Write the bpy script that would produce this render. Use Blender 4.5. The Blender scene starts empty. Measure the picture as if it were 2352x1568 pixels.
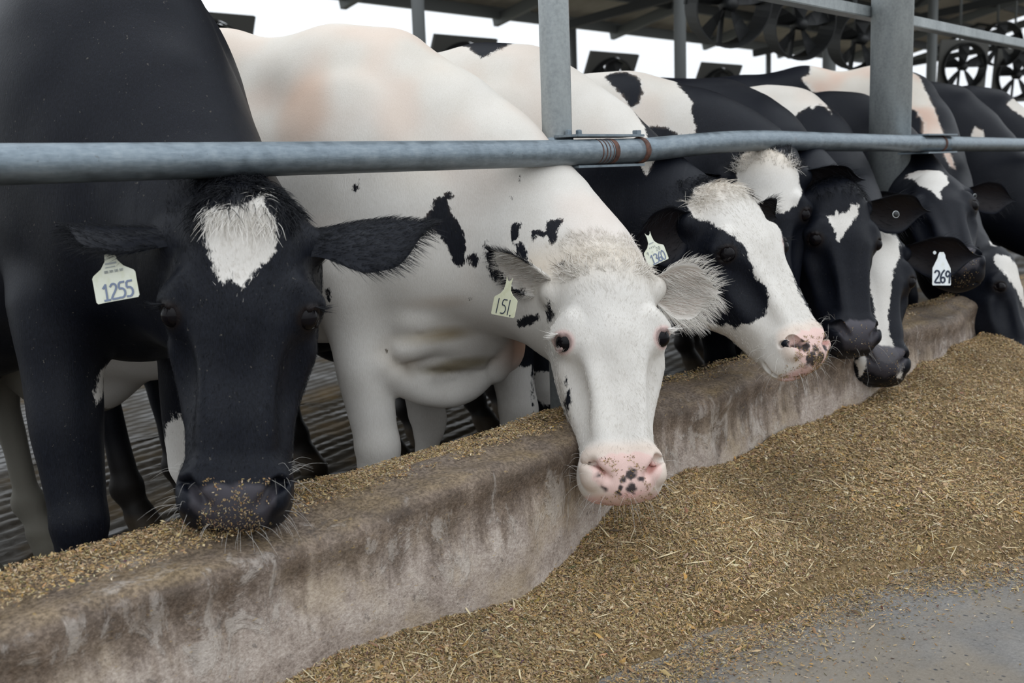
import bpy, bmesh, math, random
import numpy as np
from mathutils import Vector, Matrix

rng = np.random.default_rng(7)
random.seed(7)
C = bpy.context.scene.collection
SC = bpy.context.scene

# ------------------------------------------------------------------ camera, sky, light, exposure
# world: X runs along the feed wall, Y goes back to the cows, Z is up
CAM_AXES = Matrix(((0.6728239805770638, 0.14188599230694376, -0.7260690437881984),
                   (-0.7389542929285619, 0.0819058959661491, -0.6687585342770823),
                   (-0.03541813268488358, 0.9864886159470144, 0.15995551407832032)))
cam = bpy.data.cameras.new('camera'); camo = bpy.data.objects.new('camera', cam); C.objects.link(camo)
camo.matrix_world = Matrix.Translation((0, 0, 1.0)) @ CAM_AXES.to_4x4()
cam.sensor_width = 36.0; cam.lens = 2400 / 2352 * 36.0
cam.clip_start = 0.05; cam.clip_end = 400
cam.dof.use_dof = True; cam.dof.focus_distance = 2.2; cam.dof.aperture_fstop = 5.6
SC.camera = camo

w = bpy.data.worlds.new('sky'); SC.world = w; w.use_nodes = True
# overcast sky: white near the horizon, steadily brighter towards the zenith
nt = w.node_tree; bg = nt.nodes['Background']
tc = nt.nodes.new('ShaderNodeTexCoord'); sx = nt.nodes.new('ShaderNodeSeparateXYZ'); nt.links.new(tc.outputs['Generated'], sx.inputs[0])
mr = nt.nodes.new('ShaderNodeMapRange'); mr.inputs['From Min'].default_value = 0; mr.inputs['From Max'].default_value = 1
mr.inputs['To Min'].default_value = 1.02; mr.inputs['To Max'].default_value = 1.95
nt.links.new(sx.outputs['Z'], mr.inputs['Value']); nt.links.new(mr.outputs['Result'], bg.inputs[1])
bg.inputs[0].default_value = (0.90, 0.95, 1.0, 1)
sun = bpy.data.lights.new('overcast_sun', 'SUN'); suno = bpy.data.objects.new('overcast_sun', sun); C.objects.link(suno)
sun.energy = 0.25; sun.angle = math.radians(60); sun.color = (0.97, 0.985, 1.0)
suno.location = (-3, -6, 8); suno.rotation_euler = (math.radians(36), 0, math.radians(-32))

SC.view_settings.view_transform = 'Standard'
SC.view_settings.look = 'None'
SC.view_settings.exposure = 0.0
SC.view_settings.gamma = 1.0
SC.view_settings.use_curve_mapping = False

# ------------------------------------------------------------------ small helpers
def smoothstep(a, b, x):
    t = np.clip((x - a) / (b - a), 0, 1); return t * t * (3 - 2 * t)

def unit(v):
    v = np.asarray(v, float); return v / (np.linalg.norm(v) + 1e-12)

def vnoise(p, scale, seed=0):
    """smooth value noise in -1..1 for an (n,3) array"""
    q = np.asarray(p, float) * scale + seed * 17.31
    i = np.floor(q).astype(np.int64); f = q - i; f = f * f * (3 - 2 * f)
    def h(a):
        n = (a[:, 0] * 73856093) ^ (a[:, 1] * 19349663) ^ (a[:, 2] * 83492791) ^ (seed * 2654435)
        n = (n ^ (n >> 13)) * 1274126177; n = n ^ (n >> 16)
        return (n & 0xffff) / 32767.5 - 1
    out = 0
    for dx in (0, 1):
        for dy in (0, 1):
            for dz in (0, 1):
                wgt = (f[:, 0] if dx else 1 - f[:, 0]) * (f[:, 1] if dy else 1 - f[:, 1]) * (f[:, 2] if dz else 1 - f[:, 2])
                out = out + wgt * h(i + np.array((dx, dy, dz)))
    return out

def mesh_from(name, V, F, mat=None, smooth=True):
    me = bpy.data.meshes.new(name)
    if isinstance(F, np.ndarray):
        n, k = F.shape
        me.vertices.add(len(V)); me.vertices.foreach_set('co', np.ascontiguousarray(V, np.float32).ravel())
        me.loops.add(n * k); me.loops.foreach_set('vertex_index', np.ascontiguousarray(F, np.int32).ravel())
        me.polygons.add(n)
        me.polygons.foreach_set('loop_start', np.arange(0, n * k, k, dtype=np.int32))
        me.polygons.foreach_set('loop_total', np.full(n, k, np.int32))
        me.update(calc_edges=True)
    else:
        me.from_pydata([tuple(map(float, v)) for v in V], [], [tuple(map(int, f)) for f in F])
    if smooth: me.polygons.foreach_set('use_smooth', np.ones(len(me.polygons), bool))
    if mat: me.materials.append(mat)
    me.update()
    return me

def obj(name, me, parent=None, kind=None):
    o = bpy.data.objects.new(name, me); C.objects.link(o)
    if parent is not None: o.parent = parent
    if kind: o['kind'] = kind
    return o

def tag(o, label, cat, group=None):
    o['label'] = label; o['category'] = cat
    if group: o['group'] = group
    return o

def thing(name, label, cat, loc=(0, 0, 0), rotz=0, group=None):
    o = bpy.data.objects.new(name, None); C.objects.link(o); o.empty_display_size = 0.1
    o.location = loc; o.rotation_euler = (0, 0, rotz)
    return tag(o, label, cat, group)

class MB:
    """collects simple solids and links them as one mesh"""
    def __init__(self): self.V = []; self.F = []
    def add(self, V, F):
        b = len(self.V); self.V += [tuple(v) for v in V]; self.F += [tuple(i + b for i in f) for f in F]; return self
    def box(self, c, s, R=None, taper=None):
        V = []
        for z in (-.5, .5):
            for x, y in ((-.5, -.5), (.5, -.5), (.5, .5), (-.5, .5)):
                v = np.array((x * s[0], y * s[1], z * s[2]))
                if R is not None: v = np.asarray(R) @ v
                V.append(np.asarray(c) + v)
        return self.add(V, [(3, 2, 1, 0), (4, 5, 6, 7), (0, 1, 5, 4), (1, 2, 6, 5), (2, 3, 7, 6), (3, 0, 4, 7)])
    def beam(self, a, b, wd, ht, up=(0, 0, 1)):
        a = np.asarray(a, float); b = np.asarray(b, float); d = unit(b - a)
        s = unit(np.cross(d, up)); u = np.cross(s, d)
        return self.box((a + b) / 2, (np.linalg.norm(b - a), wd, ht), np.stack([d, s, u], 1))
    def tube(self, pts, r, n=16, cap=True):
        pts = np.asarray(pts, float); m = len(pts); rr = np.broadcast_to(np.asarray(r, float), (m,))
        V = []; F = []
        ref = np.array((0, 0, 1.0)) if abs(unit(pts[-1] - pts[0])[2]) < .9 else np.array((1.0, 0, 0))
        for i in range(m):
            d = unit(pts[min(i + 1, m - 1)] - pts[max(i - 1, 0)])
            s = unit(np.cross(d, ref)); u = np.cross(s, d)
            for k in range(n):
                a = 2 * math.pi * k / n
                V.append(pts[i] + rr[i] * (s * math.cos(a) + u * math.sin(a)))
        for i in range(m - 1):
            for k in range(n):
                F.append((i * n + k, i * n + (k + 1) % n, (i + 1) * n + (k + 1) % n, (i + 1) * n + k))
        if cap:
            F.append(tuple(range(n))); F.append(tuple((m - 1) * n + k for k in reversed(range(n))))
        return self.add(V, F)
    def lathe(self, c, prof, axis=(0, 0, 1), n=16):
        """prof: list of (radius, height along axis)"""
        ax = unit(axis); ref = (0, 0, 1) if abs(ax[2]) < .9 else (1, 0, 0)
        s = unit(np.cross(ax, ref)); u = np.cross(ax, s); V = []; F = []
        for r, h in prof:
            for k in range(n):
                a = 2 * math.pi * k / n; V.append(np.asarray(c) + ax * h + r * (s * math.cos(a) + u * math.sin(a)))
        for i in range(len(prof) - 1):
            for k in range(n):
                F.append((i * n + k, i * n + (k + 1) % n, (i + 1) * n + (k + 1) % n, (i + 1) * n + k))
        F.append(tuple(reversed(range(n)))); F.append(tuple((len(prof) - 1) * n + k for k in range(n)))
        return self.add(V, F)
    def build(self, name, mat, parent=None, kind=None, smooth=False, bevel=0):
        me = mesh_from(name, self.V, self.F, mat, smooth)
        bm = bmesh.new(); bm.from_mesh(me); bmesh.ops.recalc_face_normals(bm, faces=bm.faces)
        if bevel:
            bmesh.ops.bevel(bm, geom=[e for e in bm.edges if e.calc_face_angle(0) > .6], offset=bevel, segments=2, affect='EDGES', clamp_overlap=True)
        bm.to_mesh(me); bm.free()
        if smooth:
            me.polygons.foreach_set('use_smooth', np.ones(len(me.polygons), bool))
        return obj(name, me, parent, kind)

# ------------------------------------------------------------------ materials
class NT:
    def __init__(self, name):
        self.m = bpy.data.materials.new(name); self.m.use_nodes = True
        self.t = self.m.node_tree; self.p = self.t.nodes['Principled BSDF']
    def n(self, typ, **kw):
        nd = self.t.nodes.new(typ)
        for k, v in kw.items():
            if k in nd.inputs: nd.inputs[k].default_value = v
            else: setattr(nd, k, v)
        return nd
    def l(self, a, b): self.t.links.new(a, b)
    def coord(self, scale=(1, 1, 1), rot=(0, 0, 0), src='Object'):
        tc = self.n('ShaderNodeTexCoord'); mp = self.n('ShaderNodeMapping')
        mp.inputs['Scale'].default_value = scale; mp.inputs['Rotation'].default_value = rot
        self.l(tc.outputs[src], mp.inputs['Vector']); return mp.outputs['Vector']
    def noise(self, vec, scale, detail=4, rough=.55, dist=0):
        nd = self.n('ShaderNodeTexNoise'); nd.inputs['Scale'].default_value = scale; nd.inputs['Detail'].default_value = detail
        nd.inputs['Roughness'].default_value = rough; nd.inputs['Distortion'].default_value = dist
        self.l(vec, nd.inputs['Vector']); return nd.outputs['Fac']
    def ramp(self, fac, stops, interp='LINEAR'):
        nd = self.n('ShaderNodeValToRGB'); cr = nd.color_ramp; cr.interpolation = interp
        while len(cr.elements) < len(stops): cr.elements.new(.5)
        for e, (p, c) in zip(cr.elements, stops):
            e.position = p; e.color = c if len(c) == 4 else (*c, 1)
        self.l(fac, nd.inputs['Fac']); return nd.outputs['Color']
    def mix(self, fac, a, b, mode='MIX'):
        nd = self.n('ShaderNodeMix', data_type='RGBA', blend_type=mode)
        for src, sock in ((fac, nd.inputs[0]), (a, nd.inputs[6]), (b, nd.inputs[7])):
            if isinstance(src, (int, float)): sock.default_value = src
            elif isinstance(src, tuple): sock.default_value = src if len(src) == 4 else (*src, 1)
            else: self.l(src, sock)
        return nd.outputs[2]
    def math(self, op, a, b=0.0, clamp=False):
        nd = self.n('ShaderNodeMath', operation=op); nd.use_clamp = clamp
        for src, sock in ((a, nd.inputs[0]), (b, nd.inputs[1])):
            if isinstance(src, (int, float)): sock.default_value = src
            else: self.l(src, sock)
        return nd.outputs[0]
    def attr(self, name, out='Fac'):
        nd = self.n('ShaderNodeAttribute'); nd.attribute_name = name; return nd.outputs[out]
    def bump(self, h, strength=.3, dist=.01):
        nd = self.n('ShaderNodeBump'); nd.inputs['Strength'].default_value = strength; nd.inputs['Distance'].default_value = dist
        self.l(h, nd.inputs['Height']); self.l(nd.outputs['Normal'], self.p.inputs['Normal']); return nd
    def set(self, col=None, rough=None, metal=None, spec=None):
        for v, k in ((col, 'Base Color'), (rough, 'Roughness'), (metal, 'Metallic'), (spec, 'Specular IOR Level')):
            if v is None: continue
            s = self.p.inputs[k]
            if isinstance(v, (int, float)): s.default_value = v
            elif isinstance(v, tuple): s.default_value = v if len(v) == 4 else (*v, 1)
            else: self.l(v, s)
        return self.m

def plain(name, col, rough=.6, metal=0, spec=.5):
    return NT(name).set(col, rough, metal, spec)

# ------------------------------------------------------------------ cow hide materials
def make_hide():
    t = NT('cow_hide')
    v = t.coord()
    coat = t.attr('coat')
    n1 = t.noise(v, 55, 3); n2 = t.noise(t.coord((1, 1, .25)), 420, 2)
    wob = t.math('ADD', t.math('MULTIPLY', t.math('SUBTRACT', n1, .5), .022), t.math('MULTIPLY', t.math('SUBTRACT', n2, .5), .014))
    m = t.math('ADD', coat, wob)
    mask = t.math('ADD', t.math('MULTIPLY', m, 260), .5, True)
    strands = t.noise(t.coord((1, 1, .16)), 520, 3, .7)
    broad = t.noise(v, 6, 4)
    white = t.ramp(t.math('ADD', t.math('MULTIPLY', strands, .5), t.math('MULTIPLY', broad, .5)), [(.3, (.57, .535, .485)), (.6, (.70, .672, .632)), (.75, (.74, .718, .685))])
    black = t.ramp(strands, [(.3, (.003, .0036, .006)), (.62, (.0075, .0090, .0145)), (.8, (.016, .019, .029))])
    base = t.mix(mask, white, black)
    tint = t.n('ShaderNodeAttribute'); tint.attribute_name = 'tint'
    ta = t.n('ShaderNodeAttribute'); ta.attribute_name = 'tint_amount'
    col = t.mix(ta.outputs['Fac'], base, tint.outputs['Color'])
    # soil: small specks of dirt
    sp = t.noise(v, 150, 2); spk = t.math('MULTIPLY', t.math('SUBTRACT', sp, .70), 14, True)
    col = t.mix(t.math('MULTIPLY', spk, t.attr('soil')), col, t.mix(mask, (.10, .075, .045), (.16, .145, .12)))
    wet = t.attr('wet')
    rough = t.mix(wet, t.mix(mask, (.75, .75, .75), (.42, .42, .42)), (.28, .28, .28))
    t.set(col, rough, 0, t.mix(mask, (.25, .25, .25), (.13, .135, .15)))
    h = t.math('ADD', strands, t.math('MULTIPLY', t.noise(v, 90, 3), .5))
    t.bump(h, .22, .004)
    return t.m
M_HIDE = make_hide()

def make_hair():
    t = NT('cow_hair')
    coat = t.attr('coat')
    mask = t.math('ADD', t.math('MULTIPLY', coat, 400), .5, True)
    hi = t.n('ShaderNodeHairInfo')
    wcol = t.ramp(hi.outputs['Random'], [(0, (.56, .525, .47)), (1, (.78, .75, .71))])
    bcol = t.ramp(hi.outputs['Random'], [(0, (.004, .0045, .006)), (1, (.022, .023, .027))])
    base = t.mix(mask, wcol, bcol)
    tint = t.n('ShaderNodeAttribute'); tint.attribute_name = 'tint'
    col = t.mix(t.attr('tint_amount'), base, tint.outputs['Color'])
    t.set(col, .5, 0, t.mix(mask, (.3, .3, .3), (.12, .12, .13)))
    return t.m
M_HAIR = make_hair()
def make_eye():
    t = NT('eye_ball')
    t.set((.005, .004, .005), .06, 0, .12)
    return t.m
M_EYE = make_eye()
M_WHISK = plain('whisker_hair', (.55, .53, .5), .4)
M_LASH = plain('white_eyelash', (.8, .77, .73), .5)
def make_tagmat(name, col):
    t = NT(name); v = t.coord(src='Generated')
    n = t.noise(v, 5, 5); c = t.mix(t.math('MULTIPLY', t.math('SUBTRACT', n, .5), 1.6, True), col, tuple(x * .72 for x in col[:2]) + (col[2] * .5,))
    return t.set(c, .45, 0, .4)
M_TAG = make_tagmat('ear_tag_plastic', (.80, .82, .70)); M_TAGW = make_tagmat('white_tag_plastic', (.82, .86, .88))
M_TAGY = make_tagmat('yellowed_tag_plastic', (.68, .68, .50))
M_INKB = plain('faded_blue_ink', (.20, .245, .36), .6); M_INKD = plain('dark_ink', (.015, .025, .05), .6); M_INKP = plain('pale_grey_ink', (.42, .45, .45), .6)

# ------------------------------------------------------------------ signed distance modelling
class Ell:
    def __init__(s, c, r, R=None, k=.05, neg=False):
        s.c = np.asarray(c, float); s.r = np.asarray(r, float); s.R = None if R is None else np.asarray(R, float); s.k = k; s.neg = neg
        m = s.r.max(); s.lo = s.c - m; s.hi = s.c + m
        if s.R is None: s.lo = s.c - s.r; s.hi = s.c + s.r
    def d(s, P):
        q = P - s.c
        if s.R is not None: q = q @ s.R
        k0 = np.linalg.norm(q / s.r, axis=1); k1 = np.linalg.norm(q / (s.r ** 2), axis=1)
        return k0 * (k0 - 1) / np.maximum(k1, 1e-9)
class Cone:
    """round cone a->b, optionally squeezed by factor sq along direction n"""
    def __init__(s, a, b, ra, rb, k=.05, neg=False, n=None, sq=1.0):
        s.a = np.asarray(a, float); s.b = np.asarray(b, float); s.ra = ra; s.rb = rb; s.k = k; s.neg = neg
        s.n = None if n is None else unit(n); s.sq = sq
        m = max(ra, rb) * max(1, sq); s.lo = np.minimum(s.a, s.b) - m; s.hi = np.maximum(s.a, s.b) + m
    def d(s, P):
        q = P - s.a; ba = s.b - s.a
        if s.n is not None:
            f = 1 / s.sq - 1
            q = q + np.outer(q @ s.n * f, s.n); ba = ba + s.n * (ba @ s.n) * f
        h = np.clip(q @ ba / max(ba @ ba, 1e-9), 0, 1)
        return (np.linalg.norm(q - h[:, None] * ba, axis=1) - (s.ra + (s.rb - s.ra) * h)) * (min(1, s.sq) if s.n is not None else 1)

def sdf(prims, P, inside=None):
    D = np.full(len(P), 1.0)
    for p in prims:
        pad = p.k + .03
        m = np.all((P > p.lo - pad) & (P < p.hi + pad), axis=1)
        idx = np.nonzero(m)[0]
        if not len(idx): continue
        a = D[idx]; b = p.d(P[idx]); k = p.k
        if p.neg:
            b = -b; h = np.maximum(k - np.abs(a - b), 0) / k; D[idx] = np.maximum(a, b) + h * h * k / 4
        else:
            h = np.maximum(k - np.abs(a - b), 0) / k; D[idx] = np.minimum(a, b) - h * h * k / 4
    return D

def sdf_grid(prims, lo, hi, h):
    n = np.ceil((hi - lo) / h).astype(int) + 1
    ax = [lo[i] + h * np.arange(n[i]) for i in range(3)]
    D = np.full(n, 1.0)
    for p in prims:
        if p.neg: continue
        pad = p.k + 2 * h
        i0 = np.maximum(np.floor((p.lo - pad - lo) / h).astype(int), 0); i1 = np.minimum(np.ceil((p.hi + pad - lo) / h).astype(int) + 1, n)
        if np.any(i1 <= i0): continue
        sl = tuple(slice(a, b) for a, b in zip(i0, i1))
        G = np.stack(np.meshgrid(*[ax[i][sl[i]] for i in range(3)], indexing='ij'), -1)
        b = p.d(G.reshape(-1, 3)).reshape(G.shape[:3]); a = D[sl]
        hh = np.maximum(p.k - np.abs(a - b), 0) / p.k; D[sl] = np.minimum(a, b) - hh * hh * p.k / 4
    return D

def surface_nets(D, lo, h):
    n = D.shape; ins = D < 0
    c = np.zeros(tuple(x - 1 for x in n), np.int8)
    sl = lambda d, m: slice(d, m - 1 + d)
    for dx in (0, 1):
        for dy in (0, 1):
            for dz in (0, 1):
                c += ins[sl(dx, n[0]), sl(dy, n[1]), sl(dz, n[2])]
    act = np.argwhere((c > 0) & (c < 8))
    idx = -np.ones(c.shape, np.int64); idx[tuple(act.T)] = np.arange(len(act))
    acc = np.zeros((len(act), 3)); cnt = np.zeros(len(act))
    corners = [(a, b, e) for a in (0, 1) for b in (0, 1) for e in (0, 1)]
    for p in corners:
        for ax in range(3):
            if p[ax]: continue
            q = list(p); q[ax] = 1
            dp = D[act[:, 0] + p[0], act[:, 1] + p[1], act[:, 2] + p[2]]; dq = D[act[:, 0] + q[0], act[:, 1] + q[1], act[:, 2] + q[2]]
            m = (dp < 0) != (dq < 0)
            t = dp[m] / (dp[m] - dq[m]); pos = np.tile(np.array(p, float), (m.sum(), 1)); pos[:, ax] += t
            acc[m] += pos; cnt[m] += 1
    V = lo + h * (act + acc / cnt[:, None])
    Q = []
    for ax in range(3):
        b, e = (ax + 1) % 3, (ax + 2) % 3
        s0 = [slice(1, n[i] - 1) for i in range(3)]; s0[ax] = slice(0, n[ax] - 1)
        s1 = list(s0); s1[ax] = slice(1, n[ax])
        A = ins[tuple(s0)]; B = ins[tuple(s1)]
        E = np.argwhere(A != B); off = np.ones(3, int); off[ax] = 0; E = E + off
        flip = ins[E[:, 0], E[:, 1], E[:, 2]]
        def cell(db, de):
            q = E.copy(); q[:, b] -= db; q[:, e] -= de; return idx[q[:, 0], q[:, 1], q[:, 2]]
        quad = np.stack([cell(1, 1), cell(0, 1), cell(0, 0), cell(1, 0)], 1)
        quad[~flip] = quad[~flip][:, ::-1]
        Q.append(quad)
    return V, np.concatenate(Q)

def subdivide(V, F, sel):
    """split the selected quads in four; quads beside them get the new vertices (kept as n-gons list)"""
    E = np.sort(np.stack([F, np.roll(F, -1, 1)], 2).reshape(-1, 2), 1)
    key = E[:, 0] * len(V) + E[:, 1]
    uk, inv = np.unique(key, return_inverse=True); inv = inv.reshape(-1, 4)
    used = np.zeros(len(uk), bool); used[inv[sel].ravel()] = True
    new = -np.ones(len(uk), np.int64); new[used] = len(V) + np.arange(used.sum())
    ea = uk // len(V); eb = uk % len(V)
    mid = (V[ea[used]] + V[eb[used]]) / 2
    Fs = F[sel]; ctr = V[Fs].mean(1); ci = len(V) + used.sum() + np.arange(len(Fs))
    V2 = np.concatenate([V, mid, ctr]); e = new[inv[sel]]
    quads = [np.stack([Fs[:, i], e[:, i], ci, e[:, i - 1]], 1) for i in range(4)]
    rest = ~sel; touch = rest & (new[inv] >= 0).any(1)
    keep = F[rest & ~touch]
    tri = []
    for f, ed in zip(F[touch], new[inv[touch]]):
        poly = []
        for i in range(4):
            poly.append(f[i])
            if ed[i] >= 0: poly.append(ed[i])
        tri.append(tuple(poly))
    return V2, np.concatenate([keep] + quads), tri

def vnormals(V, F):
    a = V[F[:, 0]]; n = np.cross(V[F[:, 2]] - a, V[F[:, 3]] - V[F[:, 1]])
    N = np.zeros_like(V)
    for i in range(4):
        for ax in range(3): N[:, ax] += np.bincount(F[:, i], n[:, ax], len(V))
    return N / (np.linalg.norm(N, axis=1, keepdims=True) + 1e-12)

def relax(prims, V, F, it=3, cap=.012):
    for _ in range(it):
        N = vnormals(V, F); d = sdf(prims, V); V = V - N * np.clip(d, -cap, cap)[:, None] * .9
    return V

# ------------------------------------------------------------------ the head, in head space: x across, y out of the face, z along the skull (poll 0, muzzle -.55)
def head_prims():
    L = []
    def both(f):
        for s in (-1, 1): L.append(f(s))
    L.append(Ell((0, -.085, -.075), (.080, .082, .080), k=.03))
    L.append(Ell((0, -.062, -.155), (.094, .064, .11), k=.05))
    L.append(Ell((0, -.115, -.20), (.098, .088, .125), k=.05))
    both(lambda s: Ell((s * .090, -.058, -.198), (.032, .040, .042), k=.035))
    both(lambda s: Cone((s * .085, -.03, -.165), (s * .115, -.055, -.186), .015, .012, k=.025))
    both(lambda s: Ell((s * .064, -.165, -.245), (.040, .082, .100), k=.05))
    L.append(Cone((0, -.072, -.22), (0, -.056, -.46), .068, .050, k=.05))
    both(lambda s: Cone((s * .050, -.030, -.23), (s * .036, -.016, -.44), .020, .017, k=.022))
    both(lambda s: Cone((s * .050, -.110, -.27), (s * .032, -.078, -.45), .048, .038, k=.05))
    both(lambda s: Cone((s * .090, -.090, -.262), (s * .066, -.082, -.355), .016, .012, k=.03))
    both(lambda s: Cone((s * .045, -.195, -.24), (s * .022, -.118, -.475), .046, .034, k=.05))
    L.append(Ell((0, -.060, -.486), (.076, .060, .050), k=.035))
    both(lambda s: Ell((s * .048, -.030, -.478), (.034, .034, .036), k=.03))
    L.append(Ell((0, -.052, -.520), (.062, .047, .030), k=.03))
    both(lambda s: Ell((s * .05, -.085, -.505), (.032, .04, .035), k=.03))
    L.append(Ell((0, -.098, -.517), (.052, .044, .032), k=.02))
    # ear roots
    both(lambda s: Cone((s * .060, -.095, -.075), (s * .112, -.100, -.082), .040, .027, k=.03))
    both(lambda s: Ell((s * .098, -.040, -.335), (.030, .034, .075), k=.03, neg=True))
    # hollows: eye sockets, nostrils, mouth line, dip between the jaw bones
    both(lambda s: Ell((s * .122, -.028, -.2105), (.023, .026, .0185), k=.008, neg=True))
    both(lambda s: Cone((s * .040, .002, -.503), (s * .062, -.010, -.474), .0085, .0125, k=.010, neg=True))
    both(lambda s: Cone((s * .062, -.010, -.474), (s * .078, -.030, -.470), .010, .005, k=.010, neg=True))
    both(lambda s: Ell((s * .064, -.024, -.500), (.016, .02, .016), k=.012))
    both(lambda s: Cone((s * .095, -.118, -.462), (s * .070, -.092, -.520), .004, .004, k=.010, neg=True))
    both(lambda s: Cone((s * .070, -.092, -.520), (s * .03, -.068, -.560), .004, .004, k=.010, neg=True))
    L.append(Cone((.03, -.068, -.560), (-.03, -.068, -.560), .004, .004, k=.010, neg=True))
    L.append(Cone((0, -.250, -.2), (0, -.18, -.44), .020, .016, k=.05, neg=True))
    # eyelids: upper and lower rim laid over the eyeball, and the brow above
    for sd in (-1, 1):
        E = np.array((sd * .1015, -.038, -.2105)); a = unit((sd * .93, .34, -.05)); f = unit(np.array((-sd * .34, .93, 0))); u = np.array((0, 0, 1.0))
        for arc, r in (((.40, .90, -.02), (.58, .58, .70), (.66, .0, .80), (.62, -.45, .66), (.55, -.82, .05)), .0042), (((.40, .90, -.02), (.58, .58, -.66), (.66, .0, -.76), (.64, -.45, -.60), (.55, -.82, .05)), .0032):
            q = [E + .0212 * unit(a * w0 + f * w1 + u * w2) for w0, w1, w2 in arc]
            L += [Cone(m0, m1, r, r, k=.004) for m0, m1 in zip(q[:-1], q[1:])]
    return L
HEAD = head_prims()

def place_prims(prims, R, t, sc):
    out = []
    for p in prims:
        if isinstance(p, Ell):
            RR = R if p.R is None else R @ p.R
            out.append(Ell(t + sc * R @ p.c, p.r * sc, RR, p.k * sc, p.neg))
        else:
            out.append(Cone(t + sc * R @ p.a, t + sc * R @ p.b, p.ra * sc, p.rb * sc, p.k * sc, p.neg, None if p.n is None else R @ p.n, p.sq))
    return out

def rotz(a): return np.array(((math.cos(a), -math.sin(a), 0), (math.sin(a), math.cos(a), 0), (0, 0, 1)))

NTORSO = 16
def body_prims(c):
    L = _body_prims(c); hz = c.get('hz', 1.045); sh = np.array(c.get('shift', (.03, -.08, 0)))
    for i, p in enumerate(L):
        if i < NTORSO:
            p.lo = p.lo + sh; p.hi = p.hi + sh
            if isinstance(p, Ell): p.c = p.c + sh
            else: p.a = p.a + sh; p.b = p.b + sh
    for i, p in enumerate(L):
        hz = c.get('hz', 1.045) if i < NTORSO else min(c.get('hz', 1.045), 1.045)
        if isinstance(p, Ell): p.c = p.c * (1, 1, hz); p.r = p.r * (1, 1, hz); p.lo[2] *= hz; p.hi[2] *= hz
        else:
            p.a = p.a * (1, 1, hz); p.b = p.b * (1, 1, hz); p.lo[2] = p.lo[2] * hz - .01; p.hi[2] = p.hi[2] * hz
    return L

def _body_prims(c):
    """torso and legs in cow space: x across, y towards the tail, z up from the floor, front feet at y = 0"""
    g = c.get('girth', 1.0); L = []
    def both(f):
        for s in (-1, 1): L.append(f(s))
    L.append(Ell((0, .22, 1.02), (.215 * g, .36, .35), k=.10))
    L.append(Ell((0, .78, .99), (.285 * g, .60, .385), k=.12))
    L.append(Ell((0, 1.0, .86), (.27 * g, .48, .30), k=.12))
    L.append(Ell((0, 1.32, 1.13), (.215 * g, .36, .27), k=.12))
    L.append(Cone((0, .22, 1.33), (0, .55, 1.345), .085, .075, k=.12))
    L.append(Cone((0, .55, 1.345), (0, 1.50, 1.36), .075, .07, k=.12))
    both(lambda s: Ell((s * .165 * g, .10, 1.0), (.085, .17, .29), k=.08))
    both(lambda s: Ell((s * .145, -.03, .93), (.075, .10, .15), k=.07))
    L.append(Ell((0, .04, .84), (.13, .22, .16), k=.10))
    both(lambda s: Ell((s * .205 * g, 1.17, 1.33), (.055, .09, .05), k=.08))
    both(lambda s: Ell((s * .165, 1.33, .90), (.11, .22, .32), k=.09))
    L.append(Ell((0, 1.10, .60), (.16, .20, .15), k=.08))
    lsx = c.get('shift', (.03, 0, 0))[0] * .8
    fl = c.get('front', ((-.14, 0), (.14, 0))); hl = c.get('hind', ((-.13, 1.34), (.13, 1.34)))
    for (fx, fy), s in zip(fl, (-1, 1)):
        L.append(Cone((s * .155 + lsx, .04, .86), (fx * .97, fy - .005, .47), .085, .048, k=.05))
        L.append(Ell((fx, fy - .012, .445), (.046, .050, .065), k=.025))
        L.append(Cone((fx, fy, .40), (fx, fy + .01, .17), .036, .032, k=.025))
        L.append(Ell((fx, fy + .01, .15), (.047, .05, .045), k=.03))
        L.append(Cone((fx, fy + .005, .14), (fx, fy - .04, .06), .040, .045, k=.03))
        L.append(Cone((fx, fy - .035, .055), (fx, fy - .06, .012), .050, .060, k=.02))
    for (hx, hy), s in zip(hl, (-1, 1)):
        L.append(Cone((s * .17, hy - .12, .82), (hx * 1.05, hy + .06, .54), .11, .055, k=.07))
        L.append(Ell((hx, hy + .065, .50), (.045, .062, .07), k=.04))
        L.append(Cone((hx, hy + .06, .48), (hx, hy + .0, .17), .042, .038, k=.03))
        L.append(Ell((hx, hy, .15), (.047, .052, .045), k=.03))
        L.append(Cone((hx, hy - .0, .14), (hx, hy - .045, .06), .040, .045, k=.03))
        L.append(Cone((hx, hy - .04, .055), (hx, hy - .07, .012), .050, .060, k=.02))
    hz_ = c.get('hz', 1.045) / min(c.get('hz', 1.045), 1.045); sx_ = c.get('shift', (.03, 0, 0))[0]
    L.append(Cone((sx_, 1.46, 1.24 * hz_), (sx_, 1.62, 1.02), .035, .026, k=.06)); L.append(Cone((sx_, 1.62, 1.02), (sx_, 1.63, .55), .026, .034, k=.03))
    return L

def bez(a, b, c_, d, t):
    return a * (1 - t) ** 3 + b * 3 * t * (1 - t) ** 2 + c_ * 3 * t * t * (1 - t) + d * t ** 3

FLOOR_Z = -.12
def cow_frame(c):
    a = math.radians(c.get('heading', 24)); R = rotz(a); t = np.array((c['at'][0], c['at'][1], FLOOR_Z + c.get('lift', 0)))
    return R, t

def head_frame(c, R, t):
    poll = R.T @ (np.asarray(c['poll']) - t); muz = R.T @ (np.asarray(c['muzzle']) - t)
    up = unit(poll - muz); f = R.T @ np.asarray(c['face'], float); f = unit(f - up * (f @ up)); x = np.cross(f, up)
    HR = np.stack([x, f, up], 1); sc = np.linalg.norm(poll - muz) / .55 if 'hscale' not in c else c['hscale']
    # poll / muzzle are given on the face surface: the skull axis passes just behind it
    return HR, poll, sc

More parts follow.
